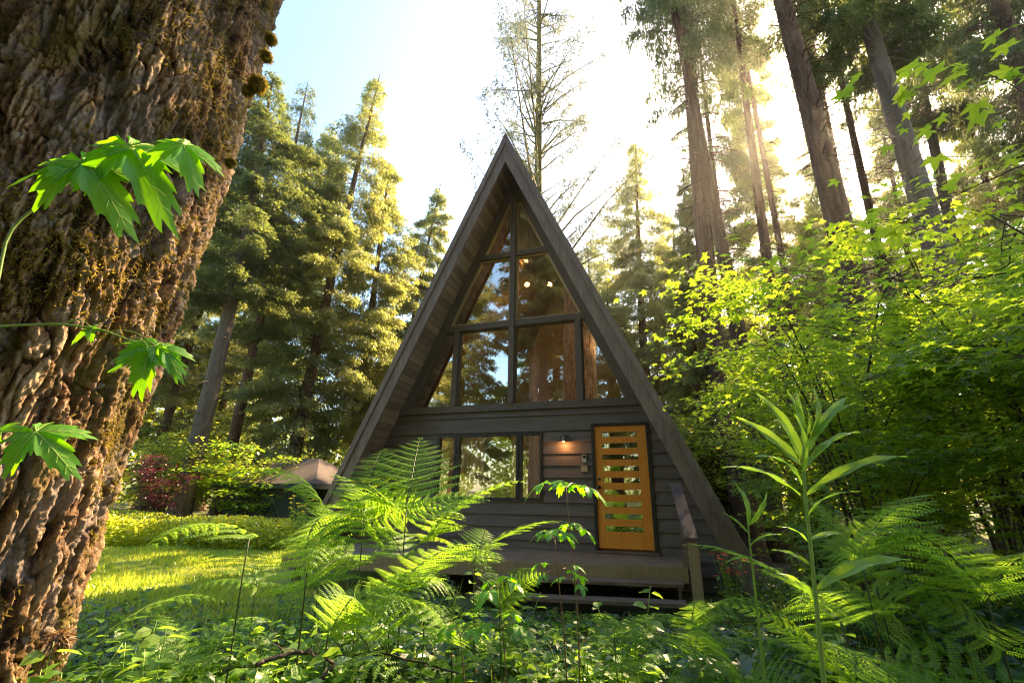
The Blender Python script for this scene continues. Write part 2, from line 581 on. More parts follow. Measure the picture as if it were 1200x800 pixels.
# ------------------------------------------------------------------ leaf shapes
KITE = (np.array([(0, 0, 0), (0.5, 0.45, 0.05), (1, 0, 0), (0.5, -0.45, 0.05)]), [(0, 1, 2, 3)])
SLIM = (np.array([(0, -0.12, 0), (0.45, -0.5, -0.03), (1, 0, -0.12), (0.45, 0.5, -0.03), (0, 0.12, 0)]), [(0, 1, 2, 3, 4)])
OVATE = (np.array([(0, 0, 0), (0.3, 0.36, 0.10), (0.7, 0.28, 0.06), (1, 0, -0.12), (0.7, -0.28, 0.06), (0.3, -0.36, 0.10), (0.5, 0, 0)]),
         [(0, 6, 1), (1, 6, 2), (2, 6, 3), (3, 6, 4), (4, 6, 5), (5, 6, 0)])


def palmate_shape():
    """small five-lobed maple leaf: centre + outline, folded along its lobes"""
    pts = []
    lobes = [(-118, 0.55), (-62, 0.85), (0, 1.0), (62, 0.85), (118, 0.55)]
    for k, (a, r) in enumerate(lobes):
        for da, rr, z in ((-17, 0.62, -0.03), (0, 1.0, -0.16), (17, 0.62, -0.03)):
            th = math.radians(a + da)
            pts.append((r * rr * math.cos(th), r * rr * math.sin(th), z * r))
        if k < 4:
            th = math.radians((a + lobes[k + 1][0]) / 2)
            pts.append((0.42 * math.cos(th), 0.42 * math.sin(th), 0.05))
    V = [(0, 0, 0)] + pts
    F = [(0, i, i + 1) for i in range(1, len(pts))]
    return np.array(V, float) * 0.6, F


PALM = palmate_shape()


def frames(direction, up, jitter=0.0, r=rng):
    X = norm(direction)
    U = up + r.normal(0, jitter, X.shape) if jitter else up
    Yv = norm(np.cross(U, X))
    Z = np.cross(X, Yv)
    return X, Yv, Z


# ------------------------------------------------------------------ conifers
def conifer(name, seed, H=22.0, r0=0.32, z0=0.3, Lmax=3.6, nbr=150, rise=0.1, droop=0.35, dens=900, leaf=0.13, hang=0.5,
            shape=0.8, mat='cedar', bark='bark', bare=26, clump=0.9, limb=0.03, tip=0.0, bend=0.5):
    """trunk with limbs as one part, crown of sprays as the other"""
    r = np.random.default_rng(seed)
    root = thing(name, 'tall conifer', 'tree')
    g = Geo()
    zs = np.linspace(-0.3, H, 40)
    wob = np.stack([bend * np.sin(zs / H * 2.1 + seed) * (zs / H), bend * np.cos(zs / H * 1.7 + seed) * (zs / H) - bend * math.cos(seed) * zs / H], -1)
    rad = r0 * (1 - zs / H) ** 0.8 * (1 + 0.5 * np.exp(-zs / 0.5)) + 0.012
    ax = np.concatenate([wob, zs[:, None]], 1)
    g.tube(ax, rad, 14)

    def axis(z):
        return np.stack([np.interp(z, zs, ax[:, 0]), np.interp(z, zs, ax[:, 1]), z], -1)

    # live branches
    t = np.sort(r.random(nbr) ** 0.85)
    z = H * (z0 + (1 - z0) * t * 0.985)
    L = Lmax * ((1 - t) ** shape * (0.35 + 0.65 * np.minimum(1, (t + 0.12) / 0.3)) + 0.05) * r.uniform(0.55, 1.15, nbr)
    az = r.random(nbr) * 2 * PI
    # leave sides with less growth, so the outline is uneven
    L *= 0.75 + 0.35 * np.sin(az * 2 + seed) * np.sin(z * 0.7 + seed)
    dh = np.stack([np.cos(az), np.sin(az), np.zeros(nbr)], -1)
    B = axis(z)
    rs = rise * r.uniform(0.4, 1.6, nbr) + tip * t
    dr = droop * r.uniform(0.5, 1.5, nbr)

    def bp(i, u):
        return B[i] + dh[i] * (L[i] * u)[:, None] + np.array([0, 0, 1.0]) * (L[i] * (rs[i] * u - dr[i] * u ** 2 + 0.35 * dr[i] * u ** 4))[:, None]

    us = np.linspace(0, 1, 6)
    for i in range(nbr):
        P = bp(np.full(6, i), us)
        P[1:] += r.normal(0, 0.03 * L[i] * 0.3, (5, 3))
        g.tube(P, limb * (0.4 + 0.22 * L[i]) * (1.02 - us), 3, cap=False)
    # bare dead limbs below the crown
    for i in range(bare):
        zz = H * r.uniform(max(0.06, z0 - 0.28), z0 + 0.12)
        a = r.random() * 2 * PI
        Lb = r.uniform(0.5, 0.9 * Lmax * 0.6)
        P0 = axis(np.array([zz]))[0]
        d = np.array([math.cos(a), math.sin(a), 0])
        P = P0 + d * Lb * us[:, None] + np.array([0, 0, 1.0]) * (Lb * (0.1 * us - 0.35 * us ** 2))[:, None] + r.normal(0, 0.03, (6, 3)) * us[:, None]
        g.tube(P, 0.02 * (1.05 - us), 3, cap=False)
    g.build('trunk', MT[bark], root, smooth=True)
    # crown: side twigs carrying fans of sprays
    c = Geo()
    wgt = L ** 1.5 / (L ** 1.5).sum()
    n = int(dens * nbr / 10 * 1.9)
    i = r.choice(nbr, n, p=wgt)
    u = r.beta(2.2, 1.3, n)
    side = r.choice([-1.0, 1.0], n)
    lat = np.cross(dh, [0, 0, 1.0])
    tw = (0.42 * L[i] * (1.08 - u) + 0.12) * r.uniform(0.3, 1, n)
    q = r.random(n) ** 0.8
    fwd = norm(dh[i] * 0.6 + lat[i] * side[:, None] * 0.85)
    P = bp(i, u) + r.normal(0, 0.07, (n, 3)) + fwd * (tw * q)[:, None] - np.array([0, 0, 1.0]) * (hang * tw * q ** 2 * 0.6 + 0.04)[:, None]
    # clumping: drop sprays where a noise field is low
    kk = 0.6 * vnoise(P / clump + seed) + 0.4 * vnoise(P / (clump * .35) + seed) + r.normal(0, 0.10, n)
    keep = kk > 0.37
    P, fwd, i = P[keep], fwd[keep], i[keep]
    n = len(P)
    tone = np.clip(0.45 + 0.55 * (vnoise(P / 1.6 + 5 + seed) - 0.5) * 1.4 + r.normal(0, 0.16, n), 0, 1)
    down = np.array([0, 0, -1.0])
    for k in range(3):
        d = norm(fwd + down * hang * r.uniform(0.4, 2.2, n)[:, None] + r.normal(0, 0.42, (n, 3)))
        X, Yv, Z = frames(d, np.array([0, 0, 1.0]) + np.zeros((n, 3)), 0.6, r)
        ln = leaf * r.uniform(0.6, 1.6, n)
        wd = ln * r.uniform(0.28, 0.5, n)
        O = P + r.normal(0, leaf * 0.35, (n, 3))
        c.stamp(KITE[0], KITE[1], O, X * ln[:, None], Yv * wd[:, None], Z * ln[:, None], tone)
    c.build('crown', MT[mat], root)
    root['_H'] = H
    return root


def put_tree(proto, label, base, top, Y, rotz=0.0, group=None, Ytop=None, sxy=None):
    """base/top: where the foot and tip stand, given as directions at depth Y"""
    b = at(base[0], base[1], Y)
    b[2] = gz(b[0], Y)
    tp = at(top[0], top[1], Ytop or Y)
    v = tp - b
    s = float(np.linalg.norm(v)) / proto['_H']
    sc = (sxy or s, sxy or s, s)
    return place(proto, label, tuple(b), rotz, sc, group, lean=tuple(v))


# ------------------------------------------------------------------ broadleaf shrubs
def leafy_shrub(name, seed, H=2.4, R=1.5, nst=7, leaves=4500, leaf=0.085, mat='maple', shape=PALM, cat='shrub', layered=True,
                flat=0.25, stem_r=0.016, root=None, twig='twig', zpow=0.8, open_=0.42):
    """arching stems with leaves held in uneven tiers"""
    r = np.random.default_rng(seed)
    root = root or thing(name, 'leafy shrub', cat)
    g = Geo()
    c = Geo()
    us = np.linspace(0, 1, 8)
    Ps, Ds = [], []
    for s_ in range(nst):
        a = r.random() * 2 * PI
        Rr = R * r.uniform(0.35, 1.0)
        Hh = H * r.uniform(0.55, 1.0)
        d = np.array([math.cos(a), math.sin(a), 0])
        base = r.normal(0, 0.10, 3) * [1, 1, 0]
        P = base + d * (Rr * us ** 1.6)[:, None] + np.array([0, 0, 1.0]) * (Hh * np.sin(us * 1.75) / math.sin(1.75))[:, None] + r.normal(0, 0.03, (8, 3)) * us[:, None]
        P[0, 2] = -0.1
        g.tube(P, stem_r * (1.15 - us) * r.uniform(0.7, 1.4), 5)
        nb = 12
        for b in range(nb):
            u0 = r.uniform(0.22, 1.0)
            p0 = np.array([np.interp(u0, us, P[:, k]) for k in range(3)])
            a2 = a + r.normal(0, 1.3)
            ln = R * r.uniform(0.25, 0.75)
            d2 = np.array([math.cos(a2), math.sin(a2), r.uniform(-0.05, 0.3)])
            Q = p0 + d2 * ln * us[:, None] - np.array([0, 0, 1.0]) * (0.22 * ln * us ** 2)[:, None]
            g.tube(Q, 0.30 * stem_r * (1.1 - us), 3, cap=False)
            m = max(4, int(leaves / (nst * nb)))
            uu = r.random(m) ** 0.7
            pp = np.stack([np.interp(uu, us, Q[:, k]) for k in range(3)], -1)
            off = r.normal(0, 1, (m, 3)) * [0.17, 0.17, 0.028 if layered else 0.14] * R / 1.5
            Ps.append(pp + off)
            Ds.append(norm(off * [1, 1, 0.2] + d2 * 0.08))
    P = np.concatenate(Ps)
    D = np.concatenate(Ds)
    ok = (vnoise(P * 2.2 / R * 1.5 + seed) > open_ - 0.12) & (P[:, 2] > 0.03)
    P, D = P[ok], D[ok]
    n = len(P)
    D = norm(D + np.array([0, 0, -0.30]) + r.normal(0, 0.26, (n, 3)))
    X, Yv, Z = frames(D, np.array([0, 0, 1.0]) + np.zeros((n, 3)), flat, r)
    sz = leaf * r.uniform(0.4, 1.3, n)[:, None]
    tone = np.clip(0.5 + (vnoise(P * 1.6 + 9) - 0.5) * 1.1 + r.normal(0, 0.2, n), 0, 1)
    wy = 1.0 if shape is PALM else 0.95
    c.stamp(shape[0], shape[1], P, X * sz, Yv * sz * wy, Z * sz, tone)
    g.build('stems' if False else 'stem', MT[twig], root, smooth=True)
    c.build('foliage', MT[mat], root)
    return root


# ------------------------------------------------------------------ ferns
def frond_geo(r, L=0.75, npair=12, wide=0.50, bend=0.7, droop=0.5, curl=0.2, pin=0.031, mi=0):
    """twice-divided triangular frond along +x, arching down; returns Geo"""
    g = Geo()
    S = np.linspace(0, 1, 24)
    ang = curl - bend * S ** 1.3
    dx = np.cos(ang)
    dz = np.sin(ang)
    cx = np.concatenate([[0], np.cumsum((dx[1:] + dx[:-1]) / 2)]) * L / 23
    cz = np.concatenate([[0], np.cumsum((dz[1:] + dz[:-1]) / 2)]) * L / 23

    def cpos(s):
        return np.interp(s, S, cx), np.interp(s, S, cz), np.interp(s, S, ang)

    g.tube(np.stack([cx, cx * 0, cz], -1), 0.0014 * (1.1 - S), 4, v=0.9, mi=1)
    O, X, Yn, LN, WD, TN = [], [], [], [], [], []
    for k in range(npair):
        s = 0.04 + 0.95 * (k / (npair - 1)) ** 0.92
        for sd in (-1, 1):
            Lp = wide * L * (1.0 - s) ** 0.85 * (0.82 if k == 0 else 1.0) * r.uniform(0.88, 1.1) + 0.012
            px, pz, a = cpos(s)
            t1 = np.array([math.cos(a), 0, math.sin(a)])
            up = np.array([-math.sin(a), 0, math.cos(a)])
            sweep = 0.30 + 0.25 * s + r.normal(0, 0.05)
            npn = max(3, int(Lp / (pin * 0.46)))
            q = (np.arange(npn) + 0.6) / npn
            dr = droop * r.uniform(0.6, 1.4)

            def pp(q):
                return (np.array([px, 0, pz]) + (np.array([0, sd, 0]) * q[:, None] + t1 * (sweep * q ** 1.5)[:, None] - up * (dr * 0.45 * q ** 2)[:, None] + up * (0.10 * q)[:, None]) * Lp)

            qq = np.linspace(0, 1, 5)
            if Lp > 0.05:
                g.tube(pp(qq), 0.0016 * (1.1 - qq), 3, v=0.9, mi=1, cap=False)
            P = pp(q)
            T = norm(pp(q + 0.02) - pp(q - 0.02))
            Nn = norm(np.cross(T, np.cross(up + np.zeros_like(T), T)))
            latv = np.cross(Nn, T)
            ln = pin * (1 - q) ** 0.55 * (0.45 + 0.55 * min(1, Lp / 0.2)) * 1.15 + 0.003
            tone = 0.5 + r.normal(0, 0.10)
            for s2 in (-1, 1):
                d = norm(latv * s2 + T * 0.38 - Nn * 0.12 + r.normal(0, 0.06, T.shape))
                O.append(P)
                X.append(d)
                Yn.append(norm(np.cross(Nn, d)))
                LN.append(ln * r.uniform(0.85, 1.15, npn))
                WD.append(np.full(npn, Lp / npn * 0.98))
                TN.append(np.clip(tone + r.normal(0, 0.07, npn), 0, 1))
    O, X, Yn = map(np.concatenate, (O, X, Yn))
    LN, WD, TN = map(np.concatenate, (LN, WD, TN))
    WD = np.minimum(WD, LN * 0.75)
    Z = np.cross(X, Yn)
    g.stamp(SLIM[0], SLIM[1], O, X * LN[:, None], Yn * WD[:, None], Z * LN[:, None], TN)
    return g


frond_mesh = []


def frond_variants():
    r = np.random.default_rng(12)
    for k, kw in enumerate([dict(bend=1.1, droop=0.6), dict(bend=1.5, droop=0.8, curl=0.45), dict(bend=0.8, droop=0.4, curl=0.2), dict(bend=1.3, droop=0.9, wide=0.38, npair=10),
                            dict(bend=0.30, droop=0.30, curl=0.05, npair=12, wide=0.60)]):
        o = frond_geo(r, **kw).build('frond', [MT['fern'], MT['stem_green']])
        frond_mesh.append(o.data)
        bpy.data.objects.remove(o)


frond_variants()


def bracken(label, base, H, az, seed, tiers=2, size=1.0, spread=0.0, top_pitch=0.5, lean=(0, 0), group='bracken ferns in the foreground', topvar=None, topaz=None):
    """one upright stalk carrying a terminal frond and pairs of side fronds"""
    r = np.random.default_rng(seed)
    x, y = base
    z = gz(x, y)
    root = thing('bracken_fern', label, 'fern', (x, y, z), 0, group)
    g = Geo()
    us = np.linspace(0, 1, 10)
    P = np.stack([lean[0] * us ** 2 + 0.01 * np.sin(us * 5), lean[1] * us ** 2, H * us], -1)
    g.tube(P, 0.006 * (1.25 - 0.7 * us) * size, 6)
    g.build('stalk', MT['stem_dark'], root, smooth=True)

    def addf(p, a, pitch, sc, m, roll=0.0):
        f = bpy.data.objects.new('frond', frond_mesh[m])
        COL.objects.link(f)
        f.parent = root
        f.location = p
        mt = Matrix.Rotation(a, 4, 'Z') @ Matrix.Rotation(-pitch, 4, 'Y') @ Matrix.Rotation(roll, 4, 'X')
        f.rotation_euler = mt.to_euler()
        f.scale = (sc, sc, sc)

    addf(P[-1], az if topaz is None else topaz, top_pitch, size, topvar if topvar is not None else int(r.integers(0, 3)), r.normal(0, 0.12))
    for k in range(tiers):
        u = 0.97 - 0.19 * k
        p = [float(np.interp(u, us, P[:, q])) for q in range(3)]
        for sd in (-1, 1):
            addf(p, az + sd * (1.15 + r.normal(0, 0.22)) + r.normal(0, 0.15), 0.50 + r.normal(0, 0.18), size * (0.80 + 0.04 * k) * r.uniform(0.7, 1.1), int(r.integers(0, 4)), r.normal(0, 0.45))
    return root

# ================================================================== CABIN
YAW, HX, HY, SILL = 0.326, 0.186, 8.872, 0.572
UC, APEX, KS = -0.18, 8.52 + SILL, 0.451
OV, LEN = 0.69, 8.6
RT = 0.50                                    # roof thickness measured upright


def house_root(name, label, cat, group=None):
    return thing(name, label, cat, (HX, HY, 0), -YAW, group)


def hw(z, off=0.0):
    """half width of the roof outline at height z, off = distance below the outer skin (upright)"""
    return (APEX - off - z) * KS


def inset(poly, w_):
    """inset a convex polygon (counter-clockwise or clockwise in x,z)"""
    n = len(poly)
    P = [np.array(p, float) for p in poly]
    area = sum(P[i][0] * P[(i + 1) % n][1] - P[(i + 1) % n][0] * P[i][1] for i in range(n))
    sg = 1 if area > 0 else -1
    lines = []
    for i in range(n):
        d = norm(P[(i + 1) % n] - P[i])
        nn = np.array([-d[1], d[0]]) * sg
        lines.append((P[i] + nn * w_, d))
    out = []
    for i in range(n):
        (a, d), (b, e) = lines[i - 1], lines[i]
        t = np.linalg.solve(np.array([d, -e]).T, b - a)[0]
        out.append(tuple(a + d * t))
    return out


def ring(g, outer, inner, y0, y1, mi=0):
    n = len(outer)
    for i in range(n):
        j = (i + 1) % n
        g.prism([outer[i], outer[j], inner[j], inner[i]], y0, y1, mi)


cabin = house_root('cabin', 'steep dark brown A-frame cabin with a tall gable of windows and an orange slatted door', 'cabin')

# --- siding
W_U0, W_U1, W_Z0, W_Z1 = -1.74, 0.46, SILL + 0.73, SILL + 1.97
D_U0, D_U1, D_Z0, D_Z1 = 1.37, 2.39, SILL - 0.03, SILL + 2.09
Z_CAP = SILL + 2.40
g = Geo()
z = SILL - 0.56
rows = []
while z < Z_CAP - 0.02:
    h_ = 0.212 if z < SILL + 1.95 else 0.30
    rows.append((z, min(z + h_, Z_CAP)))
    z += h_
cuts = sorted({W_Z0, W_Z1, D_Z0, D_Z1})
for k, (za, zb) in enumerate(rows):
    ed = [za] + [c for c in cuts if za + 0.003 < c < zb - 0.003] + [zb]
    for a, b in zip(ed, ed[1:]):
        mid = (a + b) / 2
        spans = [[None, None]]
        op = []
        if W_Z0 < mid < W_Z1:
            op.append((W_U0, W_U1))
        if D_Z0 < mid < D_Z1:
            op.append((D_U0, D_U1))
        xs = [None]
        for o0, o1 in op:
            xs += [o0, o1]
        xs.append(None)
        for q in range(0, len(xs), 2):
            la = xs[q] if xs[q] is not None else UC - hw(a, RT + 0.01)
            lb = xs[q] if xs[q] is not None else UC - hw(b, RT + 0.01)
            ra = xs[q + 1] if xs[q + 1] is not None else UC + hw(a, RT + 0.01)
            rb = xs[q + 1] if xs[q + 1] is not None else UC + hw(b, RT + 0.01)

            def dep(zz):
                return -0.012 - 0.030 * (1 - (zz - za) / (zb - za))
            ya, yb = dep(a), dep(b)
            V = [(la, ya, a), (ra, ya, a), (rb, yb, b), (lb, yb, b), (la, 0.0, a), (ra, 0.0, a), (rb, 0.0, b), (lb, 0.0, b)]
            g.add(V, [(0, 1, 2, 3), (4, 7, 6, 5), (0, 4, 5, 1), (3, 2, 6, 7), (0, 3, 7, 4), (1, 5, 6, 2)])
g.build('siding', MT['siding'], cabin)

# --- cap trim and rake framing in the gable plane
OFF = RT + 0.50
g = Geo()
za, zb = Z_CAP + 0.004, Z_CAP + 0.13
g.prism([(UC - hw(za, RT + .01), za), (UC + hw(za, RT + .01), za), (UC + hw(zb, RT + .01), zb), (UC - hw(zb, RT + .01), zb)], -0.075, 0.06)
g.build('sill_beam', MT['trim'], cabin)
zc = zb + 0.003
g = Geo()
for s in (-1, 1):
    p = [(UC + s * hw(zc, RT + .01), zc), (UC + s * hw(zc, OFF), zc), (UC + s * 0.06, APEX - OFF - 0.06 / KS), (UC + s * 0.002, APEX - OFF + 0.0), (UC + s * 0.002, APEX - RT - .02)]
    g.prism(p if s > 0 else p[::-1], -0.055, 0.07)
g.build('rake_beam', MT['trim'], cabin)
Z2, Z3, Z4 = SILL + 4.23, SILL + 5.87, SILL + 7.22
for zz, hh in ((Z2, 0.13), (Z3, 0.12)):
    g = Geo()
    a, b = zz - hh / 2, zz + hh / 2
    g.prism([(UC - hw(a, OFF), a), (UC + hw(a, OFF), a), (UC + hw(b, OFF), b), (UC - hw(b, OFF), b)], -0.085, 0.07)
    g.build('crossbeam', MT['trim'], cabin)
g = Geo()
g.prism([(UC - 0.055, zc), (UC + 0.055, zc), (UC + 0.055, APEX - OFF - 0.20), (UC - 0.055, APEX - OFF - 0.20)], -0.115, 0.08)
g.prism([(UC - hw(Z4, OFF), Z4), (UC + hw(Z4, OFF), Z4), (UC, APEX - OFF)], -0.04, 0.05)
for u in (-1.43, 1.20):
    g.prism([(u - 0.055, zc), (u + 0.055, zc), (u + 0.055, Z2 - 0.067), (u - 0.055, Z2 - 0.067)], -0.098, 0.075)
g.build('mullion', MT['trim'], cabin)


# --- gable windows
def pane_poly(za, zb, ua, ub):
    """clip the trapezoid between two heights to the rake"""
    pts = []
    left = lambda zz: max(ua, UC - hw(zz, OFF)) if ua is not None else UC - hw(zz, OFF)
    right = lambda zz: min(ub, UC + hw(zz, OFF)) if ub is not None else UC + hw(zz, OFF)
    P = [(left(za), za), (right(za), za), (right(zb), zb), (left(zb), zb)]
    if abs(P[2][0] - P[3][0]) < 0.01 or P[2][0] < P[3][0]:
        u = ua if ua is not None else ub
        zt = APEX - OFF - abs(u - UC) / KS
        P = P[:2] + [(u, zt)]
    return P


m_ = 0.055
specs = [(zc, Z2 - .065, None, -1.43 - m_, 0), (zc, Z2 - .065, -1.43 + m_, UC - m_, 0), (zc, Z2 - .065, UC + m_, 1.20 - m_, 0), (zc, Z2 - .065, 1.20 + m_, None, 0),
         (Z2 + .065, Z3 - .06, None, UC - m_, 1), (Z2 + .065, Z3 - .06, UC + m_, None, 1), (Z3 + .06, Z4, None, UC - m_, 1), (Z3 + .06, Z4, UC + m_, None, 1)]
for (a, b, ua, ub, pale) in specs:
    P = pane_poly(a, b, ua, ub)
    I = inset(P, 0.045 if pale else 0.022)
    g = Geo()
    ring(g, inset(P, 0.002), I, -0.02, 0.05)
    wf = g.build('gable_window', MT['light_wood'] if pale else MT['trim'], cabin)
    g = Geo()
    g.prism(I, 0.015, 0.023)
    g.build('pane', MT['glass'], wf)


# --- lower window
def casement(u0, u1, z0, z1):
    P = [(u0, z0), (u1, z0), (u1, z1), (u0, z1)]
    I = inset(P, 0.05)
    g = Geo()
    ring(g, P, I, -0.055, 0.05)
    o = g.build('casement', MT['frame_black'], wnd)
    g = Geo()
    g.prism(I, 0.0, 0.008)
    g.build('pane', MT['low_glass'], o)


wnd = tag(bpy.data.objects.new('front_window', None))
COL.objects.link(wnd)
wnd.parent = cabin
wnd['label'] = 'black framed three-part window beside the door'
WZ0, WZ1 = W_Z0 + 0.005, W_Z1 - 0.005
casement(W_U0 + .005, -1.31, WZ0, WZ1)
casement(-1.30, -0.01, WZ0, WZ1)
casement(0.0, W_U1 - .005, WZ0, WZ1)


def curtain(u0, u1, y, name='curtain', amp=0.03, f=11):
    g = Geo()
    xs = np.linspace(u0, u1, 60)
    zz = np.linspace(W_Z0 - 0.1, W_Z1 + 0.05, 8)
    X, Z_ = np.meshgrid(xs, zz, indexing='ij')
    Yc = y + amp * np.sin((X - u0) * 2 * PI * f) * (0.6 + 0.4 * np.sin(X * 9)) + 0.008 * np.sin(Z_ * 4 + X * 7)
    i, j = np.meshgrid(np.arange(59), np.arange(7), indexing='ij')
    q = i * 8 + j
    g.add(np.stack([X, Yc, Z_], -1), np.stack([q, q + 8, q + 9, q + 1], -1).reshape(-1, 4))
    g.build(name, MT['curtain'], wnd, smooth=True)


curtain(-1.72, -1.34, 0.13)
curtain(-1.27, -0.78, 0.13)
curtain(-0.20, -0.02, 0.13)
curtain(0.03, 0.42, 0.13)

# --- door
dr = bpy.data.objects.new('front_door', None)
COL.objects.link(dr)
dr.parent = cabin
dr['label'] = 'orange stained door with nine narrow glass slots'
g = Geo()
u0, u1, z0, z1 = 1.43, 2.33, SILL + 0.01, SILL + 2.04
g.prism([(D_U0 + .003, D_Z0), (u0 - .004, D_Z0), (u0 - .004, D_Z1), (D_U0 + .003, D_Z1)], -0.06, 0.06)
g.prism([(u1 + .004, D_Z0), (D_U1 - .003, D_Z0), (D_U1 - .003, D_Z1), (u1 + .004, D_Z1)], -0.06, 0.06)
g.prism([(u0 - .002, z1 + .004), (u1 + .002, z1 + .004), (u1 + .002, D_Z1), (u0 - .002, D_Z1)], -0.058, 0.06)
g.build('frame', MT['frame_black'], dr)
g = Geo()
lz = [SILL + 0.31 + i * 0.1975 for i in range(9)]
lh = 0.043
a0, a1 = u0 + 0.125, u1 - 0.155
g.box((u0, -0.03, z0), (a0, 0.015, z1))
g.box((a1, -0.03, z0), (u1, 0.015, z1))
ed = [z0] + [v for c in lz for v in (c - lh, c + lh)] + [z1]
for q in range(0, len(ed), 2):
    g.box((a0 + .0005, -0.0295, ed[q]), (a1 - .0005, 0.0145, ed[q + 1]))
slab = g.build('slab', MT['door_wood'], dr)
for c in lz:
    g = Geo()
    g.box((a0 + .001, -0.008, c - lh + .001), (a1 - .001, 0.0, c + lh - .001))
    g.build('glass_slot', MT['door_glass'], dr)
g = Geo()
g.tube([(u0 + .055, -0.031, SILL + .98), (u0 + .055, -0.085, SILL + .98)], [0.026, 0.014], 12)
g.tube([(u0 + .055, -0.075, SILL + .98), (u0 + .055, -0.10, SILL + .98), (u0 + .055, -0.115, SILL + .98)], [0.02, 0.032, 0.018], 12)
g.tube([(u0 + .055, -0.031, SILL + 1.12), (u0 + .055, -0.05, SILL + 1.12)], [0.024, 0.022], 12)
g.build('handle', MT['dark_metal'], dr, smooth=True)
g = Geo()
g.box((D_U0 - .01, -0.10, SILL - .062), (D_U1 + .01, 0.06, SILL - .033))
g.build('threshold', MT['tread'], dr)

# --- wall lamp, keypad, plaque
lampo = bpy.data.objects.new('wall_lamp', None)
COL.objects.link(lampo)
lampo.parent = cabin
lu, lz_ = 0.88, SILL + 1.82
g = Geo()
g.tube([(lu, -0.045, lz_ + .05), (lu, -0.075, lz_ + .05)], [0.05, 0.045], 16)
g.tube([(lu, -0.07, lz_ + .05), (lu, -0.13, lz_ + .08), (lu, -0.15, lz_ + .05)], 0.010, 8)
g.build('bracket', MT['metal'], lampo, smooth=True)
g = Geo()
g.tube([(lu, -.15, lz_ + .07), (lu, -.15, lz_ + .055), (lu, -.15, lz_ + .02), (lu, -.15, lz_ - .045), (lu, -.15, lz_ - .06)], [0.02, 0.04, 0.058, 0.085, 0.10], 20, cap=False)
g.tube([(lu, -.15, lz_ - .06), (lu, -.15, lz_ - .045), (lu, -.15, lz_ + .02), (lu, -.15, lz_ + .05)], [0.098, 0.082, 0.055, 0.03], 20, cap=False)
g.build('lamp_shade', MT['metal'], lampo, smooth=True)
g = Geo()
g.tube([(lu, -.15, lz_ + .02), (lu, -.15, lz_ - .01), (lu, -.15, lz_ - .04), (lu, -.15, lz_ - .058)], [0.02, 0.033, 0.033, 0.012], 12)
g.build('bulb', MT['wall_bulb'], lampo, smooth=True)
g = Geo()
g.box((1.20, -0.062, SILL + 1.41), (1.27, -0.03, SILL + 1.54))
kp = g.build('keypad', MT['grey_plastic'], cabin)
g = Geo()
g.box((1.212, -0.068, SILL + 1.475), (1.258, -0.0625, SILL + 1.525))
g.build('screen', MT['dark_metal'], kp)
g = Geo()
g.box((1.165, -0.058, SILL + 1.24), (1.285, -0.036, SILL + 1.34))
g.build('wood_plaque', MT['light_wood'], cabin)

# --- roof, boards, barge
for s in (-1, 1):
    g = Geo()
    zb = -0.25
    A = (UC, APEX)
    Bp = (UC + s * hw(zb), zb)
    C_ = (UC + s * hw(zb, RT), zb)
    D_ = (UC, APEX - RT)
    p = [A, Bp, C_, D_]
    g.prism([(x + s * 0.001, zz) for x, zz in (p if s < 0 else p[::-1])], -OV, LEN)
    rs_ = g.build('roof_slope', MT['shingle'], cabin)
    # barge board
    g = Geo()
    BD = 0.70
    p = [(UC + s * .001, APEX + .03), (UC + s * hw(zb, -.03), zb), (UC + s * hw(zb, BD), zb), (UC + s * .001, APEX - BD)]
    g.prism(p if s < 0 else p[::-1], -OV - 0.045, -OV - 0.003)
    p = [(UC + s * .001, APEX + .055), (UC + s * hw(zb, -.055), zb), (UC + s * hw(zb, .20), zb), (UC + s * .001, APEX - .20)]
    g.prism(p if s < 0 else p[::-1], -OV - 0.075, -OV - 0.047)
    g.build('bargeboard', MT['barge'], cabin)
    # soffit boards, running from the barge to the gable
    g = Geo()
    r = np.random.default_rng(5 + s)
    n_b = 62
    sl = np.linspace(0.0, 1.0, n_b + 1)
    ztop, zbot = APEX - RT - 0.02, 0.0
    for i in range(n_b):
        z_a = ztop + (zbot - ztop) * sl[i] - 0.004
        z_b = ztop + (zbot - ztop) * sl[i + 1] + 0.006
        xa, xb = UC + s * hw(z_a, RT + .004), UC + s * hw(z_b, RT + .004)
        nx, nz = -s * 0.911 * 0.018, -0.411 * 0.018
        tone = r.random()
        for (y0, y1) in ((-OV + .002, -0.002 - 0.055),):
            V = [(xa, y0, z_a), (xb, y0, z_b), (xb + nx, y0, z_b + nz), (xa + nx, y0, z_a + nz), (xa, y1, z_a), (xb, y1, z_b), (xb + nx, y1, z_b + nz), (xa + nx, y1, z_a + nz)]
            g.add(V, [(0, 1, 2, 3), (7, 6, 5, 4), (0, 4, 5, 1), (3, 2, 6, 7), (0, 3, 7, 4), (1, 5, 6, 2)], tone)
    g.build('soffit', MT['soffit'], cabin)
    # inside lining
    g = Geo()
    a, b = APEX - RT - 0.05, 0.1
    xa, xb = UC + s * hw(a, RT + .03), UC + s * hw(b, RT + .03)
    g.add([(xa, 0.10, a), (xb, 0.10, b), (xb, LEN - .2, b), (xa, LEN - .2, a)], [(0, 1, 2, 3)])
    g.build('ceiling_lining', MT['interior'], cabin)
g = Geo()
g.prism([(UC - .16, APEX - .30), (UC, APEX + .075), (UC + .16, APEX - .30), (UC + .14, APEX - .30), (UC, APEX + .03), (UC - .14, APEX - .30)][::-1], -OV - .08, LEN + .02)
g.build('ridge_cap', MT['barge'], cabin)
g = Geo()
g.prism([(UC - hw(-.2, RT + .01), -.2), (UC + hw(-.2, RT + .01), -.2), (UC, APEX - RT - .01)], LEN - .18, LEN - .02)
g.build('rear_wall', MT['siding'], cabin)
g = Geo()
zf = SILL + 2.34
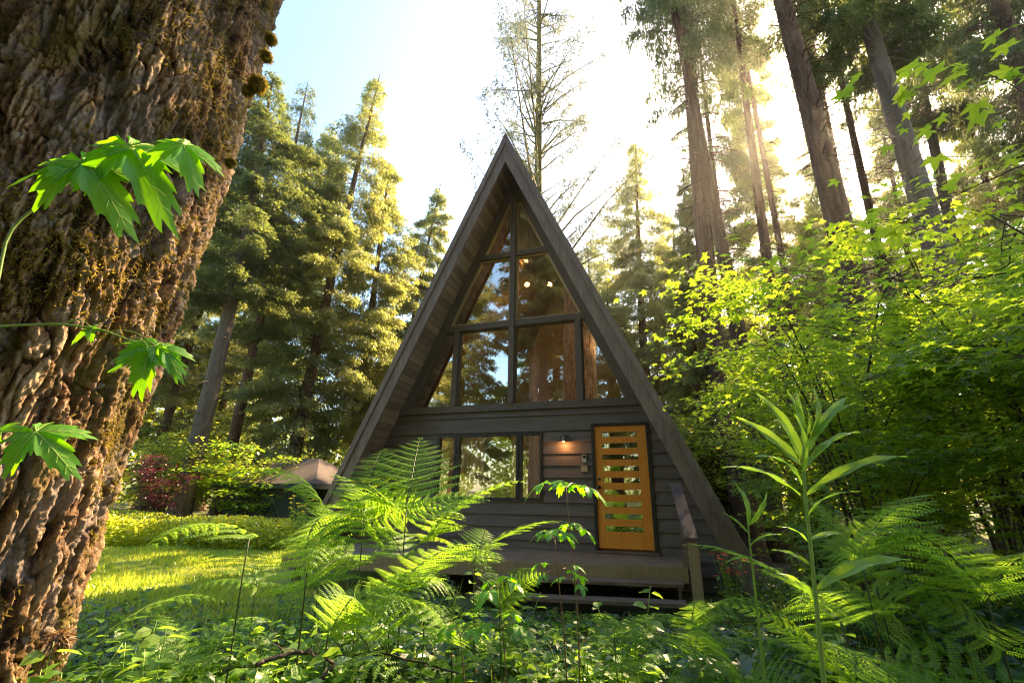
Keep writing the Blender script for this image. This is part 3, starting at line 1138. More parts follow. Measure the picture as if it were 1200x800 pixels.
g.box((UC - hw(SILL, RT + .05), 0.08, SILL - .12), (UC + hw(SILL, RT + .05), LEN - .2, SILL - .01))
g.box((UC - hw(zf, RT + .05), 2.6, zf - .12), (UC + hw(zf, RT + .05), LEN - .2, zf))
g.build('interior_floor', MT['interior'], cabin)
g = Geo()
g.prism([(UC - hw(SILL, RT + .04), SILL), (UC + hw(SILL, RT + .04), SILL), (UC, APEX - RT - .1)], 5.2, 5.3)
g.build('interior_partition', MT['interior'], cabin)
# pendant bulbs inside
Rl, Nl = np.array([math.cos(YAW), -math.sin(YAW), 0]), np.array([-math.sin(YAW), -math.cos(YAW), 0])
O_ = np.array([HX, HY, 0])
for (px, py, dep_) in ((619, 333, 1.6), (645, 333, 1.6), (618, 306, 2.2)):
    d = ray(px, py)
    tt = np.dot(O_ - Nl * dep_ - CAM, Nl) / np.dot(d, Nl)
    Pw = CAM + d * tt - O_
    u, zz = float(Pw @ Rl), float(Pw[2])
    pl = bpy.data.objects.new('pendant_light', None)
    COL.objects.link(pl)
    pl.parent = cabin
    g = Geo()
    g.tube([(u, dep_, zz + .08), (u, dep_, APEX - RT - .06 - abs(u - UC) / KS)], 0.006, 6)
    g.build('cord', MT['dark_metal'], pl)
    g = Geo()
    th = np.linspace(0.15, PI - .02, 8)
    g.tube(np.stack([0 * th + u, 0 * th + dep_, zz + .04 * np.cos(th)], -1), 0.04 * np.sin(th), 12)
    g.build('bulb', MT['bulb'], pl, smooth=True)
    lt = bpy.data.lights.new('bulb_light', 'POINT')
    lt.energy = 22
    lt.color = (1, 0.62, 0.3)
    lt.shadow_soft_size = 0.06
    lb = bpy.data.objects.new('bulb_light', lt)
    COL.objects.link(lb)
    lb.parent = pl
    lb.location = (u, dep_ - .12, zz - .05)
lt = bpy.data.lights.new('wall_lamp_light', 'POINT')
lt.energy = 1.1
lt.color = (1, 0.5, 0.2)
lt.shadow_soft_size = 0.03
lb = bpy.data.objects.new('wall_lamp_light', lt)
COL.objects.link(lb)
lb.parent = lampo
lb.location = (lu, -.15, lz_ - .075)

# ================================================================== DECK, STEPS, RAIL
SL = -0.19


def vd(u, base):
    """the deck edge runs slightly off parallel to the gable"""
    return base + SL * (u + 3.02)


deck = house_root('deck', 'low weathered wooden deck running along the front of the cabin', 'deck')
DT = 0.50
g = Geo()
r = np.random.default_rng(2)
nb_ = 14
for i in range(nb_):
    f0, f1 = i / nb_, (i + 1) / nb_
    zt = DT + r.normal(0, 0.0015)
    P = []
    uL, uR = -3.05, 2.78
    for (u, f, e) in ((uL, f0, .003), (uR, f0, .003), (uR, f1, -.003), (uL, f1, -.003)):
        v_ = 0.06 + (vd(u, 2.27) - 0.06) * f + e
        P.append((u, -v_))
    V = [(x, y, zt - .035) for x, y in P] + [(x, y, zt) for x, y in P]
    g.add(V, [(0, 1, 2, 3), (7, 6, 5, 4), (0, 4, 5, 1), (1, 5, 6, 2), (2, 6, 7, 3), (3, 7, 4, 0)])
g.build('floorboards', MT['deck'], deck)


def skew_box(g, u0_, u1_, va, vb, z0_, z1_):
    V = []
    for z_ in (z0_, z1_):
        V += [(u0_, -vd(u0_, va), z_), (u1_, -vd(u1_, va), z_), (u1_, -vd(u1_, vb), z_), (u0_, -vd(u0_, vb), z_)]
    g.add(V, [(3, 2, 1, 0), (4, 5, 6, 7), (0, 1, 5, 4), (1, 2, 6, 5), (2, 3, 7, 6), (3, 0, 4, 7)])


g = Geo()
skew_box(g, -3.06, 2.79, 2.275, 2.315, DT - .20, DT - .008)
g.build('fascia', MT['post'], deck)
g = Geo()
for u in (-2.9, -1.5, -.1, 1.3):
    g = Geo()
    g.box((u - .05, -vd(u, 2.2), -.1), (u + .05, -vd(u, 2.1), DT - .04))
    g.build('post', MT['tread'], deck)
    g = Geo()
    g.box((u - .02, -vd(u, 2.26), DT - .19), (u + .02, -.08, DT - .04))
    g.build('joist', MT['tread'], deck)

steps = house_root('front_steps', 'two brown wooden steps below the deck edge in front of the orange door', 'steps')
for (za, off) in ((0.335, 0.05), (0.165, 0.36)):
    g = Geo()
    skew_box(g, 0.05, 2.72, 2.32 + off, 2.32 + off + .29, za - .04, za)
    g.build('tread', MT['tread'], steps)
for u in (0.12, 1.4, 2.64):
    g = Geo()
    skew_box(g, u, u + .045, 2.325, 2.62, -.05, 0.290)
    skew_box(g, u, u + .045, 2.625, 2.93, -.05, 0.12)
    g.build('stringer', MT['tread'], steps)

rail = house_root('handrail', 'short sloped wooden handrail on a tan post beside the front steps', 'handrail')
g = Geo()
g.box((2.80, -2.13, -.1), (2.92, -2.01, SILL + .33))
g.build('post', MT['post'], rail)
g = Geo()
g.box((2.74, -1.15, DT - .3), (2.85, -1.06, SILL + .86))
g.build('post', MT['tread'], rail)
g = Geo()
pa, pb = np.array([2.73, -1.02, SILL + .99]), np.array([2.85, -2.16, SILL + .32])
V = []
for P in (pa, pb):
    V += [P + (-.075, 0, 0), P + (.075, 0, 0), P + (.075, 0, .04), P + (-.075, 0, .04)]
g.add(V, [(0, 1, 2, 3), (7, 6, 5, 4), (0, 4, 5, 1), (1, 5, 6, 2), (2, 6, 7, 3), (3, 7, 4, 0)])
g.build('cap_rail', MT['cap'], rail)

# ================================================================== SHED
def shed():
    c = at(318, 590, 17.0)
    o = thing('shed', 'small dark green shed with a brown hipped shingle roof behind the hedge', 'shed', (c[0] + 0.55, 17.8, gz(c[0], 17.8)), -0.30)
    o.scale = (.86, .86, 1.0)
    g = Geo()
    r = np.random.default_rng(1)
    for (a, b, ax_) in ((-2.1, 2.1, 'f'), (-1.7, 1.7, 's')):
        n = 22
        e = np.linspace(a, b, n + 1)
        for i in range(n):
            t = r.uniform(0, .012)
            for s in (-1, 1):
                if ax_ == 'f':
                    g.box((e[i] + .004, s * 1.7 - .02 - t, -.1), (e[i + 1] - .004, s * 1.7 + .02 + t, 1.62))
                else:
                    g.box((s * 2.1 - .02 - t, e[i] + .025, -.1), (s * 2.1 + .02 + t, e[i + 1] - .004, 1.62))
    g.build('board_wall', MT['shed_wall'], o)
    g = Geo()
    V = [(-2.5, -2.1, 1.62), (2.5, -2.1, 1.62), (2.5, 2.1, 1.62), (-2.5, 2.1, 1.62), (-.8, 0, 2.62), (.8, 0, 2.62)]
    g.add(V, [(0, 1, 5, 4), (2, 3, 4, 5)])
    g.add(V, [(1, 2, 5), (3, 0, 4)])
    g.add([(x, y, z - .012) for x, y, z in V[:4]], [(3, 2, 1, 0)])
    g.build('roof', MT['shed_roof'], o)
    g = Geo()
    for (lo, hi) in (((-2.53, -2.14, 1.50), (2.53, -2.105, 1.66)), ((-2.53, 2.105, 1.50), (2.53, 2.14, 1.66)), ((-2.54, -2.10, 1.50), (-2.505, 2.10, 1.66)), ((2.505, -2.10, 1.50), (2.54, 2.10, 1.66))):
        g.box(lo, hi)
    g.build('fascia', MT['shed_wall'], o)


shed()

# ================================================================== BIG TRUNK AT THE LEFT
def plates2d(U, W, seed):
    """cells with a random height each and a groove between them"""
    rr = np.random.default_rng(seed)
    N_ = 256
    ox, oy, hh = rr.random((N_, N_)), rr.random((N_, N_)), rr.random((N_, N_))
    iu, iw = np.floor(U).astype(int), np.floor(W).astype(int)
    d1 = np.full(U.shape, 9.0)
    d2 = np.full(U.shape, 9.0)
    h1 = np.zeros(U.shape)
    for a in (-1, 0, 1):
        for b in (-1, 0, 1):
            cu, cw = (iu + a) % N_, (iw + b) % N_
            d = np.hypot(iu + a + ox[cu, cw] - U, iw + b + oy[cu, cw] - W)
            nearer = d < d1
            d2 = np.where(nearer, d1, np.minimum(d2, d))
            h1 = np.where(nearer, hh[cu, cw], h1)
            d1 = np.where(nearer, d, d1)
    return h1, d2 - d1


def big_trunk():
    cy, Rr = 2.0, 0.58
    edge = [(335, -60), (318, 60), (268, 180), (222, 300), (192, 400), (160, 500), (128, 600), (98, 700), (62, 800)]
    zs, cxs, rs = [], [], []
    for px, py in edge:
        d = ray(px, py)
        s_ = d[:2] / np.linalg.norm(d[:2])
        cx = (cy * s_[0] - Rr) / s_[1]
        t = cx * s_[0] + cy * s_[1]
        zs.append(CAM[2] + t * d[2] / np.linalg.norm(d[:2]))
        cxs.append(cx)
    zs, cxs = np.array(zs)[::-1], np.array(cxs)[::-1]
    pc = np.polyfit(zs, cxs, 2)
    zr = np.concatenate([np.linspace(-0.3, 5.2, 900), np.linspace(5.25, 11, 60)])
    zc = np.clip(zr, zs[0], zs[-1])
    cx = np.polyval(pc, zc) + (zr - zc) * (2 * pc[0] * zc + pc[1]) * 0.6
    nth = 760
    th = np.arange(nth) * 2 * PI / nth
    Z, T = np.meshgrid(zr, th, indexing='ij')
    base = Rr * (1 + 0.25 * np.exp(-(Z + 0.3) / 0.35)) * (1 - np.clip(Z - 5, 0, 9) * 0.05)
    P3 = np.stack([np.cos(T) * 1.0, np.sin(T) * 1.0, Z], -1) * 0.66
    lump = fbm(P3 * [1.6, 1.6, 0.9] + 31, 3) - 0.5
    warp = (fbm(P3 * [3, 3, 2] + 11, 3)[..., None] - 0.5) * 0.5
    q = P3 + warp * np.array([0.5, 0.5, 0.7])
    S_ = np.mod(T - 2.1, 2 * PI) * 0.60
    wu = (fbm(P3 * [7, 7, 3] + 3, 4) - .5)
    ww = (fbm(P3 * [6, 6, 4] + 33, 4) - .5)
    hA, eA = plates2d((S_ + wu * .13) / .036, (Z + ww * .5 + S_ * .35) / .19, 4)
    hB, eB = plates2d((S_ + wu * .18) / .014, (Z + ww * .55 - S_ * .2) / .070, 5)
    cA = np.clip(eA / .17, 0, 1) ** .8
    cB = np.clip(eB / .22, 0, 1) ** .8
    fine = fbm(q * [85, 85, 13] + 40, 3, 0.6)
    finer = fbm(P3 * [75, 75, 40] + 20, 3, 0.7)
    fis = np.clip((fbm((P3 + warp * .25) * [9, 9, 2.2] + 60, 3, .5, ridged=True) - .66) / .2, 0, 1)
    disp = 0.12 * lump + (.010 + .025 * hA) * cA + (.002 + .012 * hB) * cB - .050 * fis + .034 * (fine - .5) + .030 * (finer - .5)
    Rad = base + disp
    X = cx[:, None] + Rad * np.cos(T)
    Y = cy + Rad * np.sin(T)
    n, m = X.shape
    i, j = np.meshgrid(np.arange(n - 1), np.arange(m), indexing='ij')
    jj = (j + 1) % m
    F = np.stack([i * m + j, i * m + jj, (i + 1) * m + jj, (i + 1) * m + j], -1).reshape(-1, 4)
    root = thing('maple_tree', 'huge mossy tree trunk with deeply furrowed bark filling the left edge', 'tree', (float(cx[49]), cy, 0))
    g = Geo()
    V = np.stack([X - float(cx[49]), Y - cy, Z], -1)
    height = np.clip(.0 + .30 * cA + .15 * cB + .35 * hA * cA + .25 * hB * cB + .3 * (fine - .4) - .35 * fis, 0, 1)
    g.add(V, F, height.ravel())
    mt, t = newmat('furrowed_mossy_bark')
    h = t.node('Attribute', attribute_name='v').outputs['Fac']
    v = t.coords()
    n1 = t.noise(t.coords((1, 1, .4)), 30, 6, 0.75, 0.6)
    n2 = t.noise(t.coords((1, 1, 0.5)), 3.0, 5, 0.65, 0.8)
    n3 = t.noise(v, 75, 4, 0.7)
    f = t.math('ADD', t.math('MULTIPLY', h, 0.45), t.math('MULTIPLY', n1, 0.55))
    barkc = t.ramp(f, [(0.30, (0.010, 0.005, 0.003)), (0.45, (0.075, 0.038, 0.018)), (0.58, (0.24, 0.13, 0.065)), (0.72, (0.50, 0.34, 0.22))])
    mossc = t.mix(n3, (0.030, 0.026, 0.004), (0.20, 0.155, 0.022))
    mf = t.ramp(t.math('ADD', n2, t.math('MULTIPLY', n1, 0.35)), [(0.64, 0.0), (0.78, 1.0)])
    mf = t.math('MULTIPLY', mf, 0.75)
    col = t.mix(mf, barkc, mossc)
    pat = t.ramp(t.noise(t.coords((1, 1, .6)), 4.5, 4, 0.6, 1.0), [(0.50, 0.0), (0.60, 1.0)])
    col = t.mix(t.math('MULTIPLY', pat, 0.75), col, t.mix(n1, (0.04, 0.03, 0.028), (0.40, 0.31, 0.27)))
    lich = t.ramp(t.noise(v, 7.0, 3, 0.5, 1.5), [(0.66, 0.0), (0.70, 1.0)])
    col = t.mix(t.math('MULTIPLY', lich, 0.6), col, (0.34, 0.30, 0.26))
    bmp = t.math('ADD', t.math('MULTIPLY', n1, 0.6), t.math('MULTIPLY', n3, 0.4))
    p = t.node('BsdfPrincipled', {'Base Color': col, 'Roughness': 0.88, 'Specular IOR Level': 0.25, 'Normal': t.bump(bmp, 1.0, 0.018)})
    t.out(p.outputs[0])
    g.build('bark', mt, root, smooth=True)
    # moss strands over the bark
    r = np.random.default_rng(8)
    N = 260000
    ii = r.integers(10, 880, N)
    jt = r.integers(0, m, N)
    ang = th[jt]
    vis = (np.sin(ang) < 0.45)
    Pp = V[ii, jt] if V.ndim == 3 else V.reshape(n, m, 3)[ii, jt]
    dens = fbm(Pp * 3.2 + 50, 4)
    edgeb = np.clip(np.cos(ang), 0, 1) * 0.10
    keep = vis & (dens + edgeb + r.normal(0, 0.012, N) > 0.555)
    Pp, ang = Pp[keep], ang[keep]
    n_ = len(Pp)
    out = np.stack([np.cos(ang), np.sin(ang), np.zeros(n_)], -1)
    d = norm(out * r.uniform(0.2, 0.9, n_)[:, None] + np.array([0, 0, -0.75]) + r.normal(0, 0.5, (n_, 3)))
    Xd, Yd, Zd = frames(d, out, 0.4, r)
    ln = r.uniform(0.010, 0.034, n_)[:, None]
    c = Geo()
    tone = np.clip(r.normal(0.36, 0.2, n_) + (dens[keep] - 0.55) * 2, 0, 1)
    c.stamp(SLIM[0], SLIM[1], Pp - out * 0.004, Xd * ln, Yd * ln * 0.20, Zd * ln, tone)
    c.build('moss', MT['moss'], root)
    # shaggy lumps on the edge
    for (px, py, rad, mtn) in ((303, 98, 0.040, 'moss'), (291, 106, 0.022, 'moss'), (313, 66, 0.024, 'moss'), (318, 45, 0.022, 'moss'), (66, 752, 0.035, 'dead_leaf'), (270, 190, 0.015, 'moss')):
        P0 = at(px, py, 2.0) - np.array([cx[49], cy, 0])
        k = int(2600 * (rad / 0.05) ** 1.4)
        dd = norm(r.normal(0, 1, (k, 3)))
        R_ = rad * (0.25 + 1.5 * fbm(dd * 2.6 + px, 3)) * (1.2 - .4 * np.abs(dd[:, 2]))
        Pq = P0 + dd * (R_ * r.uniform(0.55, 1.0, k))[:, None] * [0.75, 1, 1.15]
        di = norm(dd + [0, 0, -0.8] + r.normal(0, .35, (k, 3)))
        Xd, Yd, Zd = frames(di, dd, 0.3, r)
        c = Geo()
        l_ = r.uniform(0.012, 0.034, k)[:, None]
        c.stamp(SLIM[0], SLIM[1], Pq, Xd * l_, Yd * l_ * .25, Zd * l_, np.clip(r.normal(0.45, .2, k), 0, 1))
        c.build('moss_clump', MT[mtn], root)


big_trunk()


# ================================================================== NEAR MAPLE LEAVES
def big_leaf_geo(seed, teeth=True):
    r = np.random.default_rng(seed)
    lobes = [(-125, .50), (-66, .80), (0, 1.0), (66, .80), (125, .50)]
    A = np.radians(np.linspace(-165, 165, 111))
    rad = np.full(A.shape, 0.18)
    for a, L in lobes:
        dA = np.degrees(A) - a
        wl = 34 if abs(a) < 100 else 30
        prof = L * np.clip(1 - np.abs(dA) / wl, 0, 1) ** 0.45
        rad = np.maximum(rad, prof * (1 + 0.0 * dA))
    rad = np.maximum(rad, 0.50 * np.clip(1.25 - np.abs(np.degrees(A)) / 150, 0, 1))
    if teeth:
        rad = rad * (1 + 0.10 * np.sign(np.sin(np.degrees(A) * 0.62)) * np.abs(np.sin(np.degrees(A) * 0.62)) ** 0.5 * (rad > 0.3))
        rad = rad * (1 + r.normal(0, 0.02, rad.shape))
    g = Geo()
    fr = np.array([0.0, 0.25, 0.5, 0.75, 0.9, 1.0])
    near = np.min([np.abs(np.degrees(A) - a) for a, _ in lobes], 0)
    V = []
    for f_ in fr:
        R_ = rad * f_
        z = -0.42 * (R_) ** 2 + 0.055 * np.cos(near / 33 * PI) * -1 * f_ * 0.8 + 0.02 * np.sin(A * 9 + seed) * f_
        V.append(np.stack([R_ * np.cos(A), R_ * np.sin(A), z], -1))
    V = np.array(V)
    n, m = V.shape[:2]
    i, j = np.meshgrid(np.arange(n - 1), np.arange(m - 1), indexing='ij')
    q = i * m + j
    V[0] = 0
    tone = 0.5 + 0.25 * (fr[:, None] - 0.5) + 0 * A[None] + 0.12 * (near[None] / 33 - 0.5)
    g.add(V, np.stack([q, q + m, q + m + 1, q + 1], -1).reshape(-1, 4), tone.ravel())
    for a, L in lobes:
        t_ = np.linspace(0, .93, 8)
        th = math.radians(a)
        z = -0.42 * (t_ * L) ** 2 - 0.044 * t_ * L / np.interp(th, A, rad) + 0.02 * math.sin(th * 9 + seed) * t_ * L / np.interp(th, A, rad) + 0.004
        g.tube(np.stack([t_ * L * math.cos(th), t_ * L * math.sin(th), z], -1), 0.008 * (1.1 - t_), 4, v=0.9, mi=1)
        for k in range(1, 5):
            for s in (-1, 1):
                t0 = k * 0.19
                p0 = np.array([t0 * L * math.cos(th), t0 * L * math.sin(th)])
                a2 = th + s * 0.75
                l2 = 0.15 * L
                tt = np.linspace(0, 1, 3)
                tt = np.linspace(0, 1, 4)
                xy = p0 + np.outer(tt * l2, [math.cos(a2), math.sin(a2)])
                rr = np.hypot(xy[:, 0], xy[:, 1])
                an = np.arctan2(xy[:, 1], xy[:, 0])
                nr = np.min([np.abs(np.degrees(an) - a_) for a_, _ in lobes], 0)
                rd = np.interp(an, A, rad)
                z = -0.42 * rr ** 2 - 0.044 * np.cos(nr / 33 * PI) * rr / rd + 0.02 * np.sin(an * 9 + seed) * rr / rd + 0.004
                g.tube(np.stack([xy[:, 0], xy[:, 1], z], -1), 0.003, 3, v=0.9, mi=1, cap=False)
    return g


leaf_meshes = []
for k in range(3):
    o = big_leaf_geo(20 + k).build('leaf', [MT['big_leaf'], MT['rib']], smooth=True)
    leaf_meshes.append(o.data)
    bpy.data.objects.remove(o)


def put_leaf(parent, base, tip, face, k=0, origin=(0, 0, 0), width=1.0, name='leaf'):
    b, t_ = np.array(base, float), np.array(tip, float)
    X = t_ - b
    L = np.linalg.norm(X)
    X = X / L
    Zn = np.array(face, float)
    Zn = norm(Zn - X * np.dot(Zn, X))
    Yn = np.cross(Zn, X)
    m = Matrix.Identity(4)
    for i in range(3):
        m[i][0], m[i][1], m[i][2], m[i][3] = X[i] * L, Yn[i] * L * width * .82, Zn[i] * L, b[i] - origin[i]
    o = bpy.data.objects.new(name, leaf_meshes[k % 3])
    COL.objects.link(o)
    o.parent = parent
    o.matrix_local = m
    return o


def sprig(label, stem, leaves, Y, stem_mat='stem_green', r0=0.004):
    pts = [at(px, py, Y + dy) for px, py, dy in stem]
    o0 = pts[0]
    root = thing('maple_sprig', label, 'leafy twig', tuple(o0))
    g = Geo()
    P = np.array(pts) - o0
    u = np.linspace(0, 1, len(P))
    uu = np.linspace(0, 1, 24)
    P = np.stack([np.interp(uu, u, P[:, k]) for k in range(3)], -1)
    for _ in range(2):
        P[1:-1] = (P[:-2] + P[1:-1] * 2 + P[2:]) / 4
    g.tube(P, r0 * (1.2 - 0.7 * uu), 8)
    g.build('stem', MT[stem_mat], root, smooth=True)
    for k, (att, b, t_, dyb, dyt, f_, w_) in enumerate(leaves):
        B = at(b[0], b[1], Y + dyb)
        T = at(t_[0], t_[1], Y + dyt)
        T = B + (T - B) * .82
        face = np.array(f_, float)
        lf = put_leaf(root, B, T, face, k, o0, w_)
        A_ = at(att[0], att[1], Y + dyb * 0.5)
        uu2 = np.linspace(0, 1, 8)
        Q = (A_ * (1 - uu2[:, None]) + B * uu2[:, None]) + np.array([0, 0, 0.02]) * np.sin(uu2 * PI)[:, None] - o0
        g = Geo()
        g.tube(Q, 0.0016, 5)
        g.build('leaf_stalk', MT[stem_mat], root, smooth=True)
    return root


F0 = (0.35, -0.75, 0.55)
sprig('upper maple twig with five large drooping leaves in front of the mossy trunk',
      [(-40, 420, 0), (-2, 340, 0), (6, 270, 0), (50, 237, 0), (92, 205, .01), (122, 182, .02), (160, 166, .03), (214, 168, .05)],
      [((52, 236), (88, 195), (-15, 188), 0, -.10, (0.1, -0.55, 0.8), 1.0), ((60, 230), (98, 190), (158, 250), 0, -.05, (0.3, -.8, .5), .95),
       ((140, 174), (158, 175), (98, 158), .03, .0, (0.1, -.6, .8), .8), ((150, 168), (152, 172), (205, 240), .04, -.02, (.35, -.8, .45), .95),
       ((205, 167), (215, 170), (236, 212), .06, .02, (.5, -.7, .3), 1.0)], 1.25)
sprig('middle maple twig with four bright leaves crossing the trunk',
      [(-60, 388, 0), (0, 382, 0), (70, 379, 0), (120, 386, .02), (150, 398, .02), (180, 408, .03)],
      [((75, 379), (108, 385), (72, 398), .01, -.02, F0, .9), ((128, 388), (182, 405), (128, 378), .03, .03, (0.1, -.6, .8), .9),
       ((150, 397), (176, 412), (150, 460), .02, -.05, (.2, -.85, .4), 1.25), ((178, 407), (192, 408), (216, 438), .04, .0, (.5, -.7, .3), .9)], 1.3)
sprig('lowest maple twig with two leaves entering from the left edge',
      [(-60, 540, 0), (-10, 520, 0), (20, 512, 0), (35, 508, 0)],
      [((0, 516), (-6, 505), (28, 492), 0, -.02, F0, .9), ((30, 509), (42, 506), (92, 545), .0, -.04, (.3, -.75, .6), .95)], 1.25)


# ================================================================== LILIES
def lance_mesh(seed, wdt=0.13, curve=0.35):
    r = np.random.default_rng(seed)
    g = Geo()
    s = np.linspace(0, 1, 14)
    w_ = wdt * np.sin(PI * np.clip(s, 0, 1) ** 0.75) ** 0.8 * (1 - s * 0.15) + 0.004
    w_[-1] = 0.001
    z = 0.14 * np.sin(s * PI * 0.7) - curve * s ** 2.4
    c = np.linspace(-1, 1, 13)
    V = np.stack([s[:, None] + 0 * c, w_[:, None] * c / 1.0 * 0.5, z[:, None] + 0.22 * w_[:, None] * np.abs(c) + 0.012 * np.sin(s[:, None] * 17 + c * 2)], -1)
    i, j = np.meshgrid(np.arange(13), np.arange(12), indexing='ij')
    q = i * 13 + j
    tone = 0.42 + 0.28 * (np.arange(13) % 2)[None] + 0.25 * (s[:, None] - .5)
    V[:, :, 2] += .006 * (np.arange(13) % 2)[None] * w_[:, None] / .15
    g.add(V, np.stack([q, q + 13, q + 14, q + 1], -1).reshape(-1, 4), tone.ravel())
    o = g.build('leaf', [MT['lily']], smooth=True)
    me = o.data
    bpy.data.objects.remove(o)
    return me


lance = [lance_mesh(1, .17, .12), lance_mesh(2, .15, .25), lance_mesh(3, .18, .05)]


def lily(label, stem, leaves, Y, r0=0.006):
    pts = [at(px, py, Y + dy) for px, py, dy in stem]
    b = pts[0].copy()
    b[2] = gz(b[0], b[1])
    root = thing('lily_plant', label, 'plant', tuple(b))
    P = np.array([b] + pts) - b
    u = np.linspace(0, 1, len(P))
    uu = np.linspace(0, 1, 30)
    P = np.stack([np.interp(uu, u, P[:, k]) for k in range(3)], -1)
    for _ in range(3):
        P[1:-1] = (P[:-2] + P[1:-1] * 2 + P[2:]) / 4
    g = Geo()
    g.tube(P, r0 * (1.25 - 0.7 * uu), 10)
    g.build('stem', MT['stem_green'], root, smooth=True)
    for k, (bp_, tp, dy) in enumerate(leaves):
        B, T = at(bp_[0], bp_[1], Y), at(tp[0], tp[1], Y + dy)
        X = T - B
        L = float(np.linalg.norm(X))
        X = X / L
        Zn = np.array([0.1 * math.sin(k * 2.1), -0.55, 0.8]) if abs(X[2]) < 0.75 else np.array([0.5 * math.sin(k * 1.7), -1.0, 0.2])
        Zn = norm(Zn - X * np.dot(Zn, X))
        Zn = norm(Zn + np.cross(X, Zn) * math.sin(k * 3.7 + 1) * .5)
        Yn = np.cross(Zn, X)
        m = Matrix.Identity(4)
        for i in range(3):
            m[i][0], m[i][1], m[i][2], m[i][3] = X[i] * L, Yn[i] * L * (0.72 + .2 * math.sin(k * 1.3)), Zn[i] * L, B[i] - b[i]
        o = bpy.data.objects.new('leaf', lance[k % 3])
        COL.objects.link(o)
        o.parent = root
        o.matrix_local = m


lily('tall lily stalk with long pointed leaves whorled at its top among right-hand ferns',
     [(968, 830, 0), (960, 740, 0), (951, 650, 0), (943, 575, 0), (941, 530, 0), (945, 500, 0)],
     [((939, 556), (931, 484), -.06), ((940, 540), (892, 457), .02), ((942, 525), (919, 460), .03), ((945, 515), (933, 456), .05), ((947, 520), (959, 451), .03),
      ((949, 515), (991, 468), .04), ((947, 530), (1004, 471), .0), ((944, 512), (949, 478), -.01), ((943, 550), (1010, 512), .06), ((944, 580), (1064, 534), -.05),
      ((940, 568), (892, 526), -.08), ((939, 545), (860, 491), .05), ((938, 580), (846, 547), .02), ((944, 610), (1000, 568), -.09), ((948, 632), (985, 628), .05),
      ((956, 690), (1067, 655), -.04), ((952, 664), (905, 640), .06), ((955, 705), (908, 676), -.08), ((962, 752), (1000, 770), -.05), ((950, 640), (915, 612), -.02)], 1.45)
lily('short young lily stalk left of the tall one',
     [(896, 800, 0), (888, 720, 0), (880, 650, 0), (876, 610, 0)],
     [((877, 618), (862, 566), 0), ((877, 615), (872, 572), .03), ((878, 615), (897, 575), 0), ((877, 625), (846, 600), .04), ((878, 640), (914, 622), -.03),
      ((880, 655), (850, 662), -.03), ((882, 668), (904, 672), -.05), ((886, 705), (868, 690), .04), ((890, 730), (916, 725), .02)], 2.0, 0.005)

# ================================================================== BRACKEN
def gp(px, Y):
    return (float(at(px, 600, Y)[0]), Y)


FERNS = [
    # label, px, Y, H, azimuth(deg from +x), seed, size, tiers, pitch
    ('bracken with one upright triangular frond tip in front of the lower window', 430, 3.1, 1.28, 100, 3, 1.0, 2, 0.5),
    ('bracken left of the upright frond, below the shed', 372, 2.9, 1.16, 20, 4, 1.0, 2, 0.3),
    ('bracken arching right below the cabin window', 505, 3.2, 1.18, 10, 5, 1.0, 2, 0.25),
    ('bracken whose pale frond reaches right under the lower window', 560, 3.4, 1.02, 350, 33, 0.95, 1, 0.1),
    ('low bracken below the window in front of the deck posts', 540, 2.7, 0.70, 200, 36, 0.72, 1, 0.15),
    ('low bracken left of the two steps', 590, 3.1, 0.78, 60, 37, 0.66, 1, 0.2),
    ('bracken nearest the camera left of centre', 405, 2.4, 0.82, 30, 35, 0.85, 2, 0.2),
    ('bracken standing before the left end of the deck', 385, 3.7, 1.25, 200, 6, 1.0, 2, 0.3),
    ('low bracken in front of the middle of the deck', 470, 2.7, 0.92, 330, 8, 0.85, 2, 0.2),
    ('bracken with low drooping fronds in front of the lawn', 318, 3.2, 0.86, 160, 9, 0.8, 1, 0.0),
    ('bracken low beside the handrail post', 800, 3.0, 0.72, 330, 16, 0.75, 1, 0.0),
    ('bracken with a long frond reaching left past the tall lily', 965, 1.9, 1.02, 165, 17, 0.8, 1, 0.15),
    ('bracken with feathery fronds behind the tall lily', 1000, 2.3, 1.18, 20, 18, 0.9, 1, 0.2),
    ('bracken spreading out of the right edge of the photo', 1130, 2.2, 1.05, 190, 19, 0.95, 2, 0.15),
    ('low bracken in the bottom right corner', 1080, 1.9, 0.70, 150, 21, 0.8, 2, 0.1),
    ('low bracken between the handrail post and the short lily', 850, 2.4, 0.60, 200, 22, 0.8, 2, 0.1),
    ('small bracken whose fronds cross the right end of the steps', 715, 2.5, 0.80, 10, 14, 0.62, 1, -0.1),
    ('bracken beside the foot of the mossy trunk', 165, 2.6, 0.72, 20, 23, 0.7, 0, 0.1),
    ('bracken with one pale frond crossing the sunny hedge', 300, 2.7, 1.18, 178, 24, 0.85, -1, -0.35),
    ('low bracken in the bottom left among seedlings', 250, 2.7, 0.50, 60, 25, 0.75, 1, 0.1),
    ('bracken in the shade below the right-hand maples', 1010, 3.4, 0.95, 120, 26, 0.95, 2, 0.2),
]
for (lb_, px, Y, H_, az_, sd, sz, ti, pit) in FERNS:
    bracken(lb_, gp(px, Y), H_ * .94, math.radians(az_), sd, ti + (1 if px > 700 else 0), sz * .98, top_pitch=pit + .4)
# the upright frond tip facing the camera
b_ = at(478, 600, 3.0)
rt = bracken('bracken whose tallest frond stands up as a neat triangle against the dark siding', (float(b_[0]), 3.0), 1.27, math.radians(80), 31, 2, 0.95, top_pitch=.85, topvar=4, topaz=math.radians(96))


